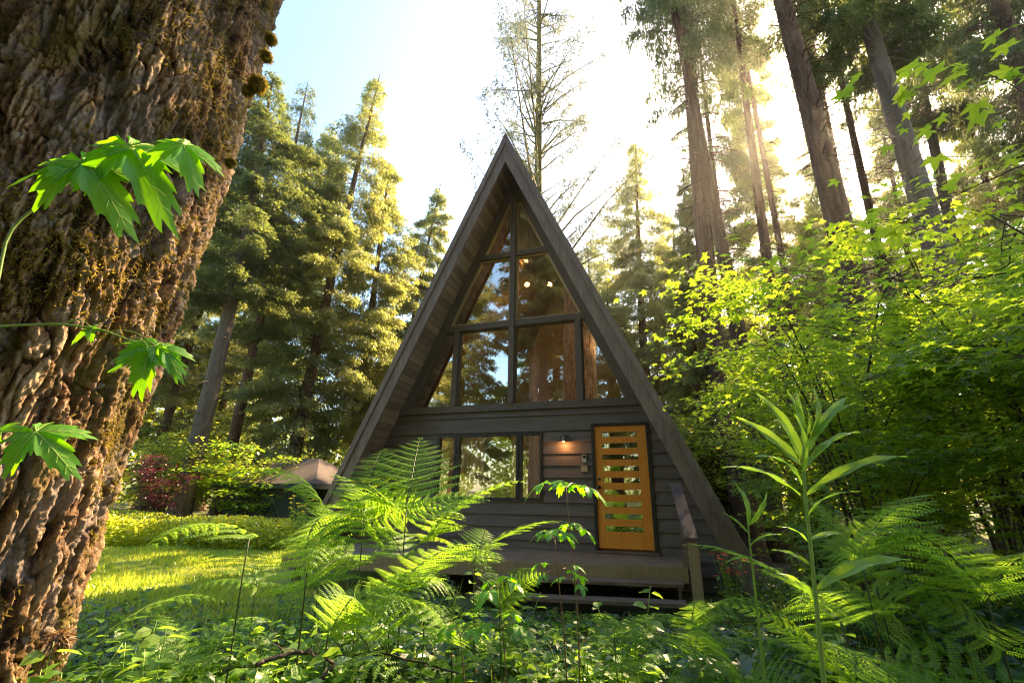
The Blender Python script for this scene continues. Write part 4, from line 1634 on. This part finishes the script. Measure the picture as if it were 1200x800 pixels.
# ================================================================== SEEDLINGS AND LOW PLANTS
def palm_seedling(label, stem_px, Y, whorls, seed, group=None):
    r = np.random.default_rng(seed)
    top = at(stem_px[0], stem_px[1], Y)
    x, y = float(top[0]), float(Y)
    z0 = gz(x, y)
    root = thing('maple_seedling', label, 'seedling', (x, y, z0), 0, group)
    H = top[2] - z0
    g = Geo()
    us = np.linspace(0, 1, 10)
    P = np.stack([0.03 * np.sin(us * 4), 0.02 * np.sin(us * 3), H * us], -1)
    g.tube(P, 0.0045 * (1.2 - 0.7 * us), 6)
    g.build('stem', MT['stem_red'], root, smooth=True)
    for (hf, n, R, L) in whorls:
        a0 = r.random() * 6
        p0 = np.array([np.interp(hf, us, P[:, k]) for k in range(3)])
        for k in range(n):
            a = a0 + k * 2 * PI / n + r.normal(0, 0.25)
            d = np.array([math.cos(a), math.sin(a), 0])
            B = p0 + d * R + np.array([0, 0, r.uniform(0.0, 0.05)])
            L_ = L * r.uniform(.55, .95)
            T = B + d * L_ + np.array([0, 0, -L_ * r.uniform(0.05, 0.4)])
            put_leaf(root, B, T, (0, 0, 1), k, (0, 0, 0), 1.0)
            g = Geo()
            tt = np.linspace(0, 1, 6)
            g.tube(p0 * (1 - tt[:, None]) + B * tt[:, None] + np.array([0, 0, .02]) * np.sin(tt * PI)[:, None], 0.0018, 4)
            g.build('leaf_stalk', MT['stem_red'], root)
    return root


palm_seedling('slender maple seedling whose top leaves reach in front of the door edge', (668, 572), 2.9, [(1.0, 5, 0.14, 0.15), (0.83, 4, 0.09, 0.11), (0.62, 3, 0.08, 0.10)], 41)
palm_seedling('shorter maple seedling in front of the steps', (655, 632), 2.7, [(1.0, 5, 0.07, 0.10), (0.85, 4, 0.10, 0.10)], 42)
palm_seedling('maple seedling with broad leaves in front of the left part of the deck', (590, 690), 2.6, [(1.0, 4, 0.08, 0.13), (0.8, 3, 0.1, 0.12)], 43)
palm_seedling('low maple seedling at the bottom centre', (545, 745), 2.5, [(1.0, 4, 0.07, 0.12)], 44)


def ovate_seedling(seed, H=0.75, leaf=0.085, mat='cover', nleaf=9, br=3, tone_shift=0.0):
    r = np.random.default_rng(seed)
    root = thing('leafy_seedling', 'leafy seedling', 'seedling')
    g, c = Geo(), Geo()
    us = np.linspace(0, 1, 8)
    Ps, Ds, Ts = [], [], []
    for b in range(br):
        a = r.random() * 6.28
        lean = r.uniform(0.05, 0.35) * H
        Hb = H * r.uniform(0.6, 1.0)
        P = np.stack([math.cos(a) * lean * us ** 1.5, math.sin(a) * lean * us ** 1.5, Hb * us], -1)
        g.tube(P, 0.0038 * (1.2 - .8 * us), 5)
        for k in range(nleaf):
            u = 0.25 + 0.75 * (k + .5) / nleaf
            p0 = np.array([np.interp(u, us, P[:, q]) for q in range(3)])
            for s in (0, PI):
                a2 = a + k * 1.57 + s + r.normal(0, .3)
                Ps.append(p0 + np.array([math.cos(a2), math.sin(a2), .1]) * .01)
                Ds.append([math.cos(a2), math.sin(a2), r.uniform(-.25, .35)])
                Ts.append((1.15 - .55 * u) * r.uniform(.7, 1.2))
    Ps, Ds, Ts = np.array(Ps), norm(np.array(Ds)), np.array(Ts)
    X, Yv, Z = frames(Ds, np.array([0, 0, 1.0]) + np.zeros((len(Ps), 3)), 0.25, r)
    sz = (leaf * Ts)[:, None]
    c.stamp(OVATE[0], OVATE[1], Ps, X * sz, Yv * sz * 1.1, Z * sz, np.clip(r.normal(.55 + tone_shift, .15, len(Ps)), 0, 1))
    g.build('stem', MT['stem_green'], root, smooth=True)
    c.build('leaves', MT[mat], root, smooth=False)
    return root


sv = [ovate_seedling(61, .85, .125, nleaf=8, br=4), ovate_seedling(62, .66, .105, nleaf=7, br=4), ovate_seedling(63, .55, .11, nleaf=6, br=5, tone_shift=.2), ovate_seedling(64, .55, .11, 'salal', 6, 5)]
r = np.random.default_rng(77)
SEED = []
for k, (px, Y) in enumerate([(110, 2.1), (190, 2.0), (270, 2.1), (330, 2.0), (410, 2.1), (230, 2.3), (480, 2.2), (150, 2.4), (380, 2.3), (310, 2.2), (850, 2.0), (560, 2.2), (650, 2.2), (740, 2.3), (1150, 1.9), (1020, 2.1), (120, 2.7), (165, 3.1), (205, 2.5), (255, 3.0), (300, 2.5), (345, 2.9), (150, 3.8), (225, 3.7), (290, 4.0), (395, 2.5), (440, 3.0), (500, 2.6),
                             (545, 3.1), (590, 2.6), (640, 3.0), (690, 2.5), (735, 3.1), (780, 2.6), (835, 3.0), (870, 2.4), (925, 2.8), (1000, 2.6), (1060, 2.9), (1120, 2.6),
                             (1170, 3.0), (600, 3.6), (700, 3.7), (470, 3.8), (370, 4.1), (800, 3.8), (930, 3.9), (1050, 4.2), (95, 3.2), (330, 3.4), (560, 4.2)]):
    v_ = sv[[0, 1, 2, 1, 3, 0, 2, 3, 1][k % 9]]
    x, y = gp(px, Y)
    glossy = v_ is sv[3]
    place(v_, 'glossy dark-leaved seedling in the foreground undergrowth' if glossy else 'thin leafy green seedling in the foreground undergrowth', (x, y, gz(x, y)), r.random() * 6.28,
          float(r.uniform(.8, 1.1)), 'dark-leaved seedlings in the undergrowth' if glossy else 'green seedlings in the undergrowth')


def ground_cover():
    r = np.random.default_rng(90)
    N = 85000
    y = 1.2 + 8.3 * r.random(N) ** 0.8
    x = r.uniform(-1.3, 1.35, N) * y + 0.1
    # keep the lawn and the space under the cabin and deck clear
    rel = np.stack([x - HX, y - HY], -1)
    u = rel @ Rl[:2]
    v = rel @ Nl[:2]
    ok = (v > 2.95 - 0.19 * (u + 3) * (u > -3.1) + 0.1) | (u < -3.3) | (u > 3.6)
    ok &= ~((x < -2.6) & (y > 5.4 + r.normal(0, .3, N)))
    ok &= ~((np.abs(u) < 4.6) & (v < 0.2))
    x, y = x[ok], y[ok]
    n = len(x)
    P0 = np.stack([x * 1.1, y * 1.1, 0 * x], -1)
    near = np.clip((3.9 - y) / 1.2, 0, 1)
    hgt = 0.06 + (0.34 + .34 * near + .5 * ((x > 3) & (y > 3.5))) * np.clip(fbm(P0 * 1.3 + 3, 3) * 1.9 - 0.45, 0, 1)
    z = ground_z(x, y) + hgt * r.random(n) ** 0.6
    P = np.stack([x, y, z], -1)
    a = r.random(n) * 6.28
    d = norm(np.stack([np.cos(a), np.sin(a), r.uniform(-.5, .45, n)], -1))
    cap_ = 1.35 - 0.205 * y - 0.12
    cor = (x > -0.6) & (x < 2.9)
    z = np.where(cor & (y > 3), np.minimum(z, np.maximum(cap_, ground_z(x, y) + .05) * r.uniform(.6, 1, n)), z)
    P = np.stack([x, y, z], -1)
    kind = vnoise(P0 * 2.6 + 9) + r.normal(0, .12, n)
    X, Yv, Z = frames(d, np.array([0, 0, 1.0]) + np.zeros((n, 3)), .35, r)
    sz = (np.clip(r.lognormal(-3.0, .45, n), .02, .13) * (1 + .35 * near) * np.where(kind > .62, 1.25, 1))[:, None]
    tone = np.clip(.35 + .8 * (fbm(P0 * 2 + 40, 2) - .5) + r.normal(0, .2, n), 0, 1)
    c = Geo()
    m1 = kind <= .62
    c.stamp(OVATE[0], OVATE[1], P[m1], X[m1] * sz[m1], Yv[m1] * sz[m1], Z[m1] * sz[m1], tone[m1], 0)
    m2 = ~m1
    c.stamp(OVATE[0], OVATE[1], P[m2], X[m2] * sz[m2], Yv[m2] * sz[m2] * .9, Z[m2] * sz[m2], tone[m2], 1)
    # thin stalks and dry stems between the leaves
    k = 6000
    idx = r.integers(0, n, k)
    idx = idx[~(cor[idx] & (y[idx] > 3.2))]
    k = len(idx)
    B = P[idx] * [1, 1, 0] + np.stack([0 * idx, 0 * idx, ground_z(x[idx], y[idx])], -1)
    dd = norm(np.stack([r.normal(0, .35, k), r.normal(0, .35, k), np.ones(k)], -1))
    Xs, Ys, Zs = frames(dd, np.array([0, -1.0, 0]) + np.zeros((k, 3)), .1, r)
    ln = r.uniform(.15, .5, k)[:, None]
    c.stamp(SLIM[0], SLIM[1], B, Xs * ln, Ys * ln * .02, Zs * ln * .3, r.random(k), 2)
    kd = 5000
    idx = r.integers(0, n, kd)
    Pd = np.stack([x[idx], y[idx], ground_z(x[idx], y[idx]) + r.uniform(.01, .10, kd)], -1)
    Xd, Yd, Zd = frames(norm(np.stack([r.normal(0, 1, kd), r.normal(0, 1, kd), r.normal(0, .2, kd)], -1)), np.array([0, 0, 1.0]) + np.zeros((kd, 3)), .5, r)
    sd_ = r.uniform(.03, .10, kd)[:, None]
    c.stamp(OVATE[0], OVATE[1], Pd, Xd * sd_, Yd * sd_, Zd * sd_ * 1.6, r.random(kd), 3)
    o = c.build('ground_cover', [MT['cover'], MT['salal'], MT['hedge'], MT['dead_leaf']])
    tag(o, 'dense low leafy undergrowth covering the foreground', 'ground cover', kind='stuff')


ground_cover()


def lawn_grass():
    r = np.random.default_rng(91)
    N = 45000
    x = r.uniform(-11.5, -1.4, N)
    y = r.uniform(5.6, 13.2, N)
    rel = np.stack([x - HX, y - HY], -1)
    u, v = rel @ Rl[:2], rel @ Nl[:2]
    ok = ~((u > -4.3) & (v < 2.3))
    x, y = x[ok], y[ok]
    n = len(x)
    P = np.stack([x, y, ground_z(x, y)], -1)
    d = norm(np.stack([r.normal(0, .5, n), r.normal(0, .5, n), np.ones(n)], -1))
    X, Yv, Z = frames(d, np.stack([r.normal(0, 1, n), r.normal(0, 1, n), 0 * x], -1), .1, r)
    ln = (r.uniform(.03, .09, n) + .06 * (vnoise(P * 1.2) > .6))[:, None]
    c = Geo()
    c.stamp(SLIM[0], SLIM[1], P, X * ln, Yv * ln * .22, Z * ln, np.clip(fbm(P * .9, 2) + r.normal(0, .15, n), 0, 1))
    tag(c.build('lawn_grass', MT['grass']), 'short sunlit yellow-green grass on the lawn', 'grass', kind='stuff')


lawn_grass()


def hedge():
    r = np.random.default_rng(92)
    root = thing('hedge', 'broad low sunlit hedge of yellow-green leaves behind the lawn', 'hedge', (-7.5, 14.0, 0))
    N = 42000
    x = r.uniform(-6.5, 4.2, N)
    y = r.uniform(-1.6, 1.6, N)
    top = (0.74 + .10 * np.sin(x * .7) + .35 * (fbm(np.stack([x * .9, y * .9, 0 * x], -1) + 3, 3) - .5)) * np.clip(1.15 - (np.abs(y) / 1.7) ** 4, 0, 1) * np.clip((2.6 - x) / 4.0, 0, 1) ** .4
    z = top * (1 - r.random(N) ** 2.2 * .9)
    P = np.stack([x, y, z], -1)
    d = norm(np.stack([r.normal(0, 1, N), r.normal(0, 1, N) - .4, r.normal(.1, .5, N)], -1))
    X, Yv, Z = frames(d, np.array([0, 0, 1.0]) + np.zeros((N, 3)), .5, r)
    sz = r.uniform(.05, .11, N)[:, None]
    c = Geo()
    c.stamp(KITE[0], KITE[1], P, X * sz, Yv * sz * 1.2, Z * sz, np.clip(r.normal(.5, .2, N), 0, 1))
    c.build('foliage', MT['hedge'], root)
    g = Geo()
    for k in range(160):
        xx, yy = r.uniform(-6.3, 4), r.uniform(-1.2, 1.2)
        g.tube([(xx, yy, -.1), (xx + r.normal(0, .1), yy + r.normal(0, .1), .45), (xx + r.normal(0, .25), yy + r.normal(0, .2), .8)], .008, 3, cap=False)
    g.build('stem', MT['twig'], root)


hedge()

# ================================================================== SHRUBS
GV = 'vine maples forming the green wall at right'
vm = [leafy_shrub('vine_maple', 101, 4.6, 2.3, 9, 10500, .125, stem_r=.022, open_=.55), leafy_shrub('vine_maple', 102, 4.0, 2.0, 8, 9000, .118, stem_r=.02, open_=.55), leafy_shrub('vine_maple', 103, 3.2, 1.8, 8, 8000, .105, open_=.52)]
for (k, x, y, rz, sc, lb_) in [
    (0, 4.6, 6.2, 0.3, 1.0, 'tall vine maple nearest the right barge of the cabin'),
    (1, 5.9, 5.2, 1.9, 1.15, 'vine maple with pale tiers in the middle of the right-hand green wall'),
    (2, 3.7, 5.0, 3.0, .85, 'low vine maple just right of the handrail'),
    (0, 6.9, 6.8, 4.0, 1.15, 'high vine maple below the thick leaning trunks'),
    (1, 4.4, 3.7, 5.2, .9, 'vine maple close behind the tall lily'),
    (2, 5.4, 3.3, 0.8, 1.25, 'near vine maple at the right edge of the photo'),
    (0, 5.5, 3.3, 2.6, 1.05, 'nearest vine maple whose yellow leaves hang in the upper right'),
    (1, 5.8, 9.2, 3.7, 1.05, 'vine maple behind the right eave'),
    (2, 8.2, 9.5, 5.5, 1.6, 'vine maple deep in the right-hand shade'),
    (1, 8.0, 5.8, 1.2, 1.3, 'tall vine maple behind the right edge tangle'),
    (2, 6.6, 7.9, 2.2, .9, 'low vine maple closing the gap under the thick trunks'),
    (2, 5.2, 4.4, 4.9, .75, 'lowest vine maple spreading close to the ground at right'),
    (2, 8.6, 8.0, 3.3, 1.0, 'vine maple filling the dark far right understorey'),
    (2, 4.9, 7.9, 1.3, .8, 'low vine maple against the foot of the right barge'),
]:
    place(vm[k], lb_, (x, y, gz(x, y)), rz, sc, GV)

bs = [leafy_shrub('leafy_shrub', 111, 3.0, 1.9, 8, 6500, .13, 'bright', KITE, layered=False, stem_r=.02), leafy_shrub('leafy_shrub', 112, 2.0, 1.7, 8, 5500, .12, 'bright', KITE, layered=False),
      leafy_shrub('leafy_shrub', 113, 2.6, 1.6, 8, 5000, .12, 'maple', KITE, layered=True)]
GB = 'sunlit shrubs at the edge of the woods'
for (k, x, y, rz, sc, lb_) in [
    (0, -12.5, 17.5, 0, 1.1, 'bright shrub behind the left end of the hedge'),
    (1, -10.6, 18.5, 1, 1.2, 'bright low shrub at the foot of the leaning bare trunk'),
    (2, -8.9, 16.6, 2, 1.1, 'green shrub between the hedge and the leaning bare trunk'),
    (1, -7.0, 20.5, 3, 1.3, 'bright shrub behind the shed roof'),
    (0, -4.6, 20.5, 4, 1.25, 'bushy yellow-green shrub right of the shed'),
    (2, -3.7, 16.8, 5, 1.1, 'green shrub between the shed and the left eave'),
    (2, -5.2, 24.0, .4, 1.8, 'tall green shrub under the left conifers'),
    (0, -14.5, 22.0, 1.4, 1.7, 'tall bright shrub seen past the trunk edge'),
    (0, 7.0, 15.5, 2.4, 1.5, 'yellow sunlit shrub just behind the right barge'),
    (1, 9.0, 18.5, 3.4, 2.0, 'yellow sunlit shrub farther back right of the cabin'),
    (0, 5.9, 20.0, 4.4, 1.8, 'tall sunlit shrub touching the cabin roof line at right'),
    (0, 11.5, 14.0, 5.4, 1.6, 'sunlit shrub between the dark trunks at right'),
]:
    place(bs[k], lb_, (x, y, gz(x, y)), rz, sc, GB)

c_ = at(205, 520, 15.6)
rsb = leafy_shrub('red_maple_shrub', 121, 2.6, 1.25, 7, 3800, .10, 'red_leaf', KITE, layered=True)
rsb['category'] = 'shrub'
place(rsb, 'dark red-leaved shrub beside the bare leaning trunk', (c_[0], 15.6, gz(c_[0], 15.6)), 0, (.7, .7, .95))

# ================================================================== CONIFERS
cf = dict(
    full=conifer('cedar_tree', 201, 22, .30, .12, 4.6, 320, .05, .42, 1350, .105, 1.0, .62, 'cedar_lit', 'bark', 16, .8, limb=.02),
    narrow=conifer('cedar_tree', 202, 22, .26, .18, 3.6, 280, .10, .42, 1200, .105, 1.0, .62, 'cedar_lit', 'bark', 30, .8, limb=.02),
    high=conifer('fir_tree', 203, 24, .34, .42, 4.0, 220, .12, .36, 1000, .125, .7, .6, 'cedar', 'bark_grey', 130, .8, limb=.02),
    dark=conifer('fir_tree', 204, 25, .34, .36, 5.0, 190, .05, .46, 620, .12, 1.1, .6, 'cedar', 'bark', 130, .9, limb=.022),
    bare=conifer('fir_tree', 206, 25, .32, .56, 3.2, 120, .1, .5, 420, .12, .9, .6, 'cedar', 'bark', 190, .8, limb=.018),
    sparse=conifer('hemlock_tree', 205, 27, .26, .16, 5.6, 190, .55, .10, 800, .09, .5, .55, 'hemlock', 'bark_moss', 10, .7, .045, tip=.25),
)
for k_, o_ in cf.items():
    o_['category'] = 'tree'
GL, GR_, GK = 'conifers on the left behind the shed', 'conifers on the right', 'conifers behind the camera, mirrored in the panes'
put_tree(cf['high'], 'leaning conifer with a long bare grey-brown trunk rising behind the red shrub', (212, 592), (332, 92), 17, .4, GL, sxy=1.0)
put_tree(cf['full'], 'tallest dense cedar left of the cabin', (338, 560), (432, 78), 21, 1.3, GL, sxy=1.05)
put_tree(cf['narrow'], 'shorter cedar touching the left roof edge of the cabin', (452, 560), (508, 205), 27, 2.2, GL, sxy=.95)
put_tree(cf['full'], 'lower cedar between the tallest cedar and the cabin', (405, 560), (470, 190), 24, 4.1, GL, sxy=1.0)
put_tree(cf['narrow'], 'slim cedar between the mossy trunk and the leaning bare trunk', (175, 560), (300, 150), 22, 3.1, GL, sxy=.95)
put_tree(cf['dark'], 'dark thin conifer right beside the leaning bare trunk', (262, 560), (372, 95), 20, .9, GL, sxy=.75)
put_tree(cf['full'], 'cedar seen just past the edge of the mossy trunk', (110, 560), (262, 190), 25, 5.5, GL, sxy=1.1)
put_tree(cf['narrow'], 'narrow cedar standing behind the tallest one', (300, 560), (385, 130), 28, 2.9, GL, sxy=1.3)
put_tree(cf['full'], 'distant cedar low behind the left roof slope', (430, 560), (520, 330), 30, 2.0, GL, sxy=1.0)
put_tree(cf['full'], 'distant cedar low behind the shed', (240, 560), (290, 330), 30, .2, GL, sxy=1.1)
put_tree(cf['sparse'], 'tall sparse hemlock with upswept mossy limbs rising behind the cabin peak', (625, 560), (645, -180), 19, .8, sxy=1.0)
put_tree(cf['full'], 'pointed cedar rising right of the cabin peak', (765, 560), (733, 158), 30, 1.0, GR_, sxy=1.25)
put_tree(cf['narrow'], 'low cedar tight behind the right roof slope', (720, 560), (700, 330), 26, 1.8, GR_, sxy=1.0)
put_tree(cf['dark'], 'dark-trunked fir leaning left over the right roof slope', (908, 600), (728, -330), 12, .1, GR_, sxy=.62)
put_tree(cf['bare'], 'thick brown fir below and left of the sun', (1062, 600), (830, -330), 10.5, 2.4, GR_, sxy=1.15)
put_tree(cf['bare'], 'slimmer fir close behind the thick brown one', (1040, 600), (900, -260), 15, 1.4, GR_, sxy=1.0)
put_tree(cf['high'], 'thick fir right of the sun leaning inward', (1190, 600), (920, -330), 11.5, 3.3, GR_, sxy=1.1)
put_tree(cf['bare'], 'thin fir in the gap between the dark trunk and the thick one', (940, 600), (835, -120), 17, 4.4, GR_, sxy=.85)
put_tree(cf['dark'], 'fir with drooping branches in the upper right corner', (1350, 600), (1080, -330), 13, 5.1, GR_, sxy=1.1)
put_tree(cf['narrow'], 'thin young cedar just behind the right eave', (822, 560), (790, 200), 17, .7, GR_, sxy=.55)
put_tree(cf['full'], 'distant cedar between the dark firs', (860, 560), (815, 260), 34, .5, GR_, sxy=1.3)
put_tree(cf['full'], 'distant cedar low behind the green wall', (1010, 560), (960, 230), 30, 2.5, GR_, sxy=1.3)
put_tree(cf['full'], 'broad cedar crown between the pointed cedar and the dark leaning fir', (815, 560), (790, 250), 33, 2.2, GR_, sxy=1.4)
put_tree(cf['high'], 'fir with a ragged crown showing between the two firs right of the sun', (1185, 600), (1010, -200), 19, 1.1, GR_, sxy=.9)
put_tree(cf['high'], 'fir with a ragged crown near the upper right corner', (1310, 600), (1130, -200), 16, 4.1, GR_, sxy=.9)
put_tree(cf['full'], 'cedar crown whose left side meets the hemlock above the right roof slope', (700, 560), (690, 290), 34, 5.2, GR_, sxy=1.5)
put_tree(cf['narrow'], 'cedar crown low behind the left roof slope beside the hemlock', (545, 560), (548, 235), 33, 1.2, GL, sxy=1.3)
put_tree(cf['bare'], 'slim dark fir trunk just left of the thick brown fir', (960, 560), (835, -160), 20, 1.7, GR_, sxy=.6)
put_tree(cf['bare'], 'slim fir trunk between the two thickest firs', (1100, 600), (930, -160), 18, 5.7, GR_, sxy=.7)
put_tree(cf['dark'], 'slender fir close behind the first dark leaning fir', (880, 560), (800, -60), 22, 3.7, GR_, sxy=.65)
put_tree(cf['narrow'], 'bushy cedar top between the dark fir and the thick brown one', (925, 560), (858, 15), 25, 5.5, GR_, sxy=1.1)
put_tree(cf['full'], 'cedar crown just below the sun', (1030, 560), (945, 125), 27, 1.5, GR_, sxy=1.1)
put_tree(cf['narrow'], 'cedar crown between the two thickest firs', (1110, 560), (1040, 95), 24, 3.5, GR_, sxy=1.1)
put_tree(cf['full'], 'wide cedar crown right of the thickest fir', (1240, 560), (1110, 50), 23, 4.5, GR_, sxy=1.1)
put_tree(cf['full'], 'wide cedar crown filling the upper right edge', (1340, 560), (1190, 20), 20, .9, GR_, sxy=1.1)
put_tree(cf['dark'], 'fir whose boughs droop over the top of the picture right of the hemlock', (850, 580), (760, -420), 16, 2.9, GR_, sxy=1.1)
r = np.random.default_rng(5)
for k, (x, y, s) in enumerate([(-9, -6, 1.0), (-6, -9, 1.1), (-3.2, -7, 1.0), (-1.0, -11, 1.1), (1.6, -8, 1.0), (3.6, -12, 1.1), (6, -7, 1.0), (8.5, -10, 1.1), (-12, -12, 1.2), (11.5, -6, 1.0),
                               (-5, -16, 1.2), (0, -18, 1.2), (5, -17, 1.2), (10, -16, 1.2), (-15, -5, 1.1), (-8, -3.5, .9)]):
    o_ = cf[['high', 'dark', 'full'][k % 3]]
    place(o_, 'tall sunlit conifer behind the camera, seen mirrored in the cabin glass', (x, y, gz(x, y)), float(r.random() * 6), s, GK, cat='tree')


# ================================================================== FAR WOODS
def woodland():
    r = np.random.default_rng(95)
    c = Geo()
    n_t = 150
    for k in range(n_t):
        a = 2 * PI * (k + r.uniform(-.3, .3)) / n_t
        R_ = r.uniform(34, 62)
        x, y = R_ * math.sin(a), R_ * math.cos(a)
        H = r.uniform(7, 15)
        if abs(math.atan2(x, y)) < 0.35:
            H *= 0.7
        m = 1300
        hh = r.random(m)
        wdt = H * .30 * np.sin(PI * np.clip(hh, .03, .97) ** .8) ** .6
        th, q = r.random(m) * 6.28, r.random(m) ** .4
        P = np.stack([x + wdt * q * np.cos(th), y + wdt * q * np.sin(th), H * (.05 + .95 * hh) + float(ground_z(np.array([x]), np.array([y]))[0])], -1)
        P = P[vnoise(P * .8 + 3) > .38]
        n = len(P)
        d = norm(r.normal(0, 1, (n, 3)) + [0, 0, -.2])
        X, Yv, Z = frames(d, np.array([0, 0, 1.0]) + np.zeros((n, 3)), .7, r)
        sz = r.uniform(.25, .6, n)[:, None]
        c.stamp(KITE[0], KITE[1], P, X * sz, Yv * sz * .9, Z * sz, np.clip(r.normal(r.uniform(.2, .8), .15, n), 0, 1))
    tag(c.build('far_woods', MT['bright']), 'far yellow-green woods closing the view between the trunks', 'woods', kind='stuff')


woodland()


# ================================================================== SMALL THINGS ON THE GROUND
def fallen_branch(label, pts, Y, rad, seed):
    r = np.random.default_rng(seed)
    P = np.array([at(px, py, Y + dy) for px, py, dy in pts])
    root = thing('fallen_branch', label, 'branch', tuple(P[0]))
    P = P - P[0]
    u = np.linspace(0, 1, len(P))
    uu = np.linspace(0, 1, 18)
    Q = np.stack([np.interp(uu, u, P[:, k]) for k in range(3)], -1) + r.normal(0, .006, (18, 3))
    g = Geo()
    g.tube(Q, rad * (1.1 - .7 * uu), 7)
    g.build('limb', MT['twig'], root, smooth=True)
    for k in range(3):
        g = Geo()
        i = 4 + k * 4
        d = norm(r.normal(0, 1, 3) + [0, 0, .6])
        t = np.linspace(0, 1, 5)[:, None]
        g.tube(Q[i] + d * t * .22 + r.normal(0, .008, (5, 3)), rad * .35 * (1.1 - t[:, 0]), 5)
        g.build('side_twig', MT['twig'], root, smooth=True)


fallen_branch('crooked dark fallen branch among the leaves at the bottom left of centre', [(300, 778, 0), (340, 762, .1), (395, 770, .15), (450, 765, .2), (540, 790, .1)], 2.3, .010, 3)
fallen_branch('short curved dead branch at the very bottom beside the seedlings', [(372, 800, 0), (392, 775, .05), (360, 762, .1), (310, 772, .1)], 2.1, .008, 4)


def flower_plant(label, px, py, Y, mat, seed, n=26, R=.16, size=.03, cat='flowers', name='flowering_plant'):
    r = np.random.default_rng(seed)
    c = at(px, py, Y)
    z = gz(c[0], Y)
    H = max(.12, c[2] - z)
    root = thing(name, label, cat, (c[0], Y, z))
    g, f, l = Geo(), Geo(), Geo()
    tips = np.stack([r.normal(0, R, n), r.normal(0, R * .6, n), H * r.uniform(.7, 1.15, n)], -1)
    for t in tips:
        g.tube([t * [.2, .2, 0], t * [.6, .6, .55], t], .003, 4)
    for k in range(5):
        d = norm(np.stack([np.cos(k * 1.257) + r.normal(0, .1, n), np.sin(k * 1.257) + r.normal(0, .1, n), r.uniform(-.1, .5, n)], -1))
        X, Yv, Z = frames(d, np.array([0, 0, 1.0]) + np.zeros((n, 3)), .2, r)
        f.stamp(KITE[0], KITE[1], tips, X * size, Yv * size, Z * size, r.random(n))
    m = n * 8
    P = tips[r.integers(0, n, m)] * np.stack([r.random(m), r.random(m), r.uniform(.2, .9, m)], -1)
    d = norm(r.normal(0, 1, (m, 3)) * [1, 1, .3])
    X, Yv, Z = frames(d, np.array([0, 0, 1.0]) + np.zeros((m, 3)), .3, r)
    l.stamp(OVATE[0], OVATE[1], P, X * .06, Yv * .06, Z * .06, r.random(m))
    g.build('stem', MT['stem_green'], root)
    f.build('blossom', MT[mat], root)
    l.build('foliage', MT['cover'], root)


MT['white_petal'] = leaf_mat('white_petals', [(0.55, 0.52, 0.45), (0.75, 0.73, 0.66)], (0.8, 0.8, 0.7), 0.3, 0.02)
MT['yellow_petal'] = leaf_mat('yellow_petals', [(0.65, 0.50, 0.03), (0.8, 0.65, 0.06)], (0.9, 0.8, 0.1), 0.3, 0.02)
flower_plant('low red flowers by the foot of the cabin wall right of the handrail post', 852, 655, 6.2, 'red_petal', 1, 22, .2, .045)
flower_plant('yellow flowers in front of the small shed', 352, 588, 13.2, 'yellow_petal', 2, 26, .28, .07)
flower_plant('tiny white flowers in the undergrowth at the bottom centre', 690, 745, 3.2, 'white_petal', 3, 9, .14, .02)
c_ = at(866, 545, 12.0)
st = thing('tree_stump', 'dark broken tree stump among the shrubs just right of the roof edge', 'stump', (c_[0], 12.0, gz(c_[0], 12.0)))
g = Geo()
zz_ = np.linspace(-.1, c_[2], 14)
g.tube(np.stack([.03 * np.sin(zz_ * 3), .02 * np.cos(zz_ * 4), zz_], -1), .30 + .16 * np.exp(-zz_ / .25) + .015 * np.sin(zz_ * 9), 16)
for k in range(9):
    a_ = k * .7
    g.tube([(.24 * math.cos(a_), .24 * math.sin(a_), c_[2] - .03), (.25 * math.cos(a_), .25 * math.sin(a_), c_[2] + .05 + .12 * abs(math.sin(k * 2.3)))], [.09, .02], 5)
g.build('wood', MT['bark'], st, smooth=True)

# ================================================================== AIR
g = Geo()
g.box((-75, -70, -9), (80, 80, 46))
hm, t = newmat('sun_glow_haze')
pv = t.node('VolumePrincipled', {'Color': (1, .95, .86, 1), 'Density': 0.0007, 'Anisotropy': 0.82})  # forward-scattering haze, added for the glow near the sun
o_ = t.n.new('ShaderNodeOutputMaterial')
t.t.links.new(pv.outputs[0], o_.inputs['Volume'])
tag(g.build('haze', hm), 'thin warm haze added to make the glow around the sun', 'haze', kind='stuff')
SC.cycles.volume_bounces = 0
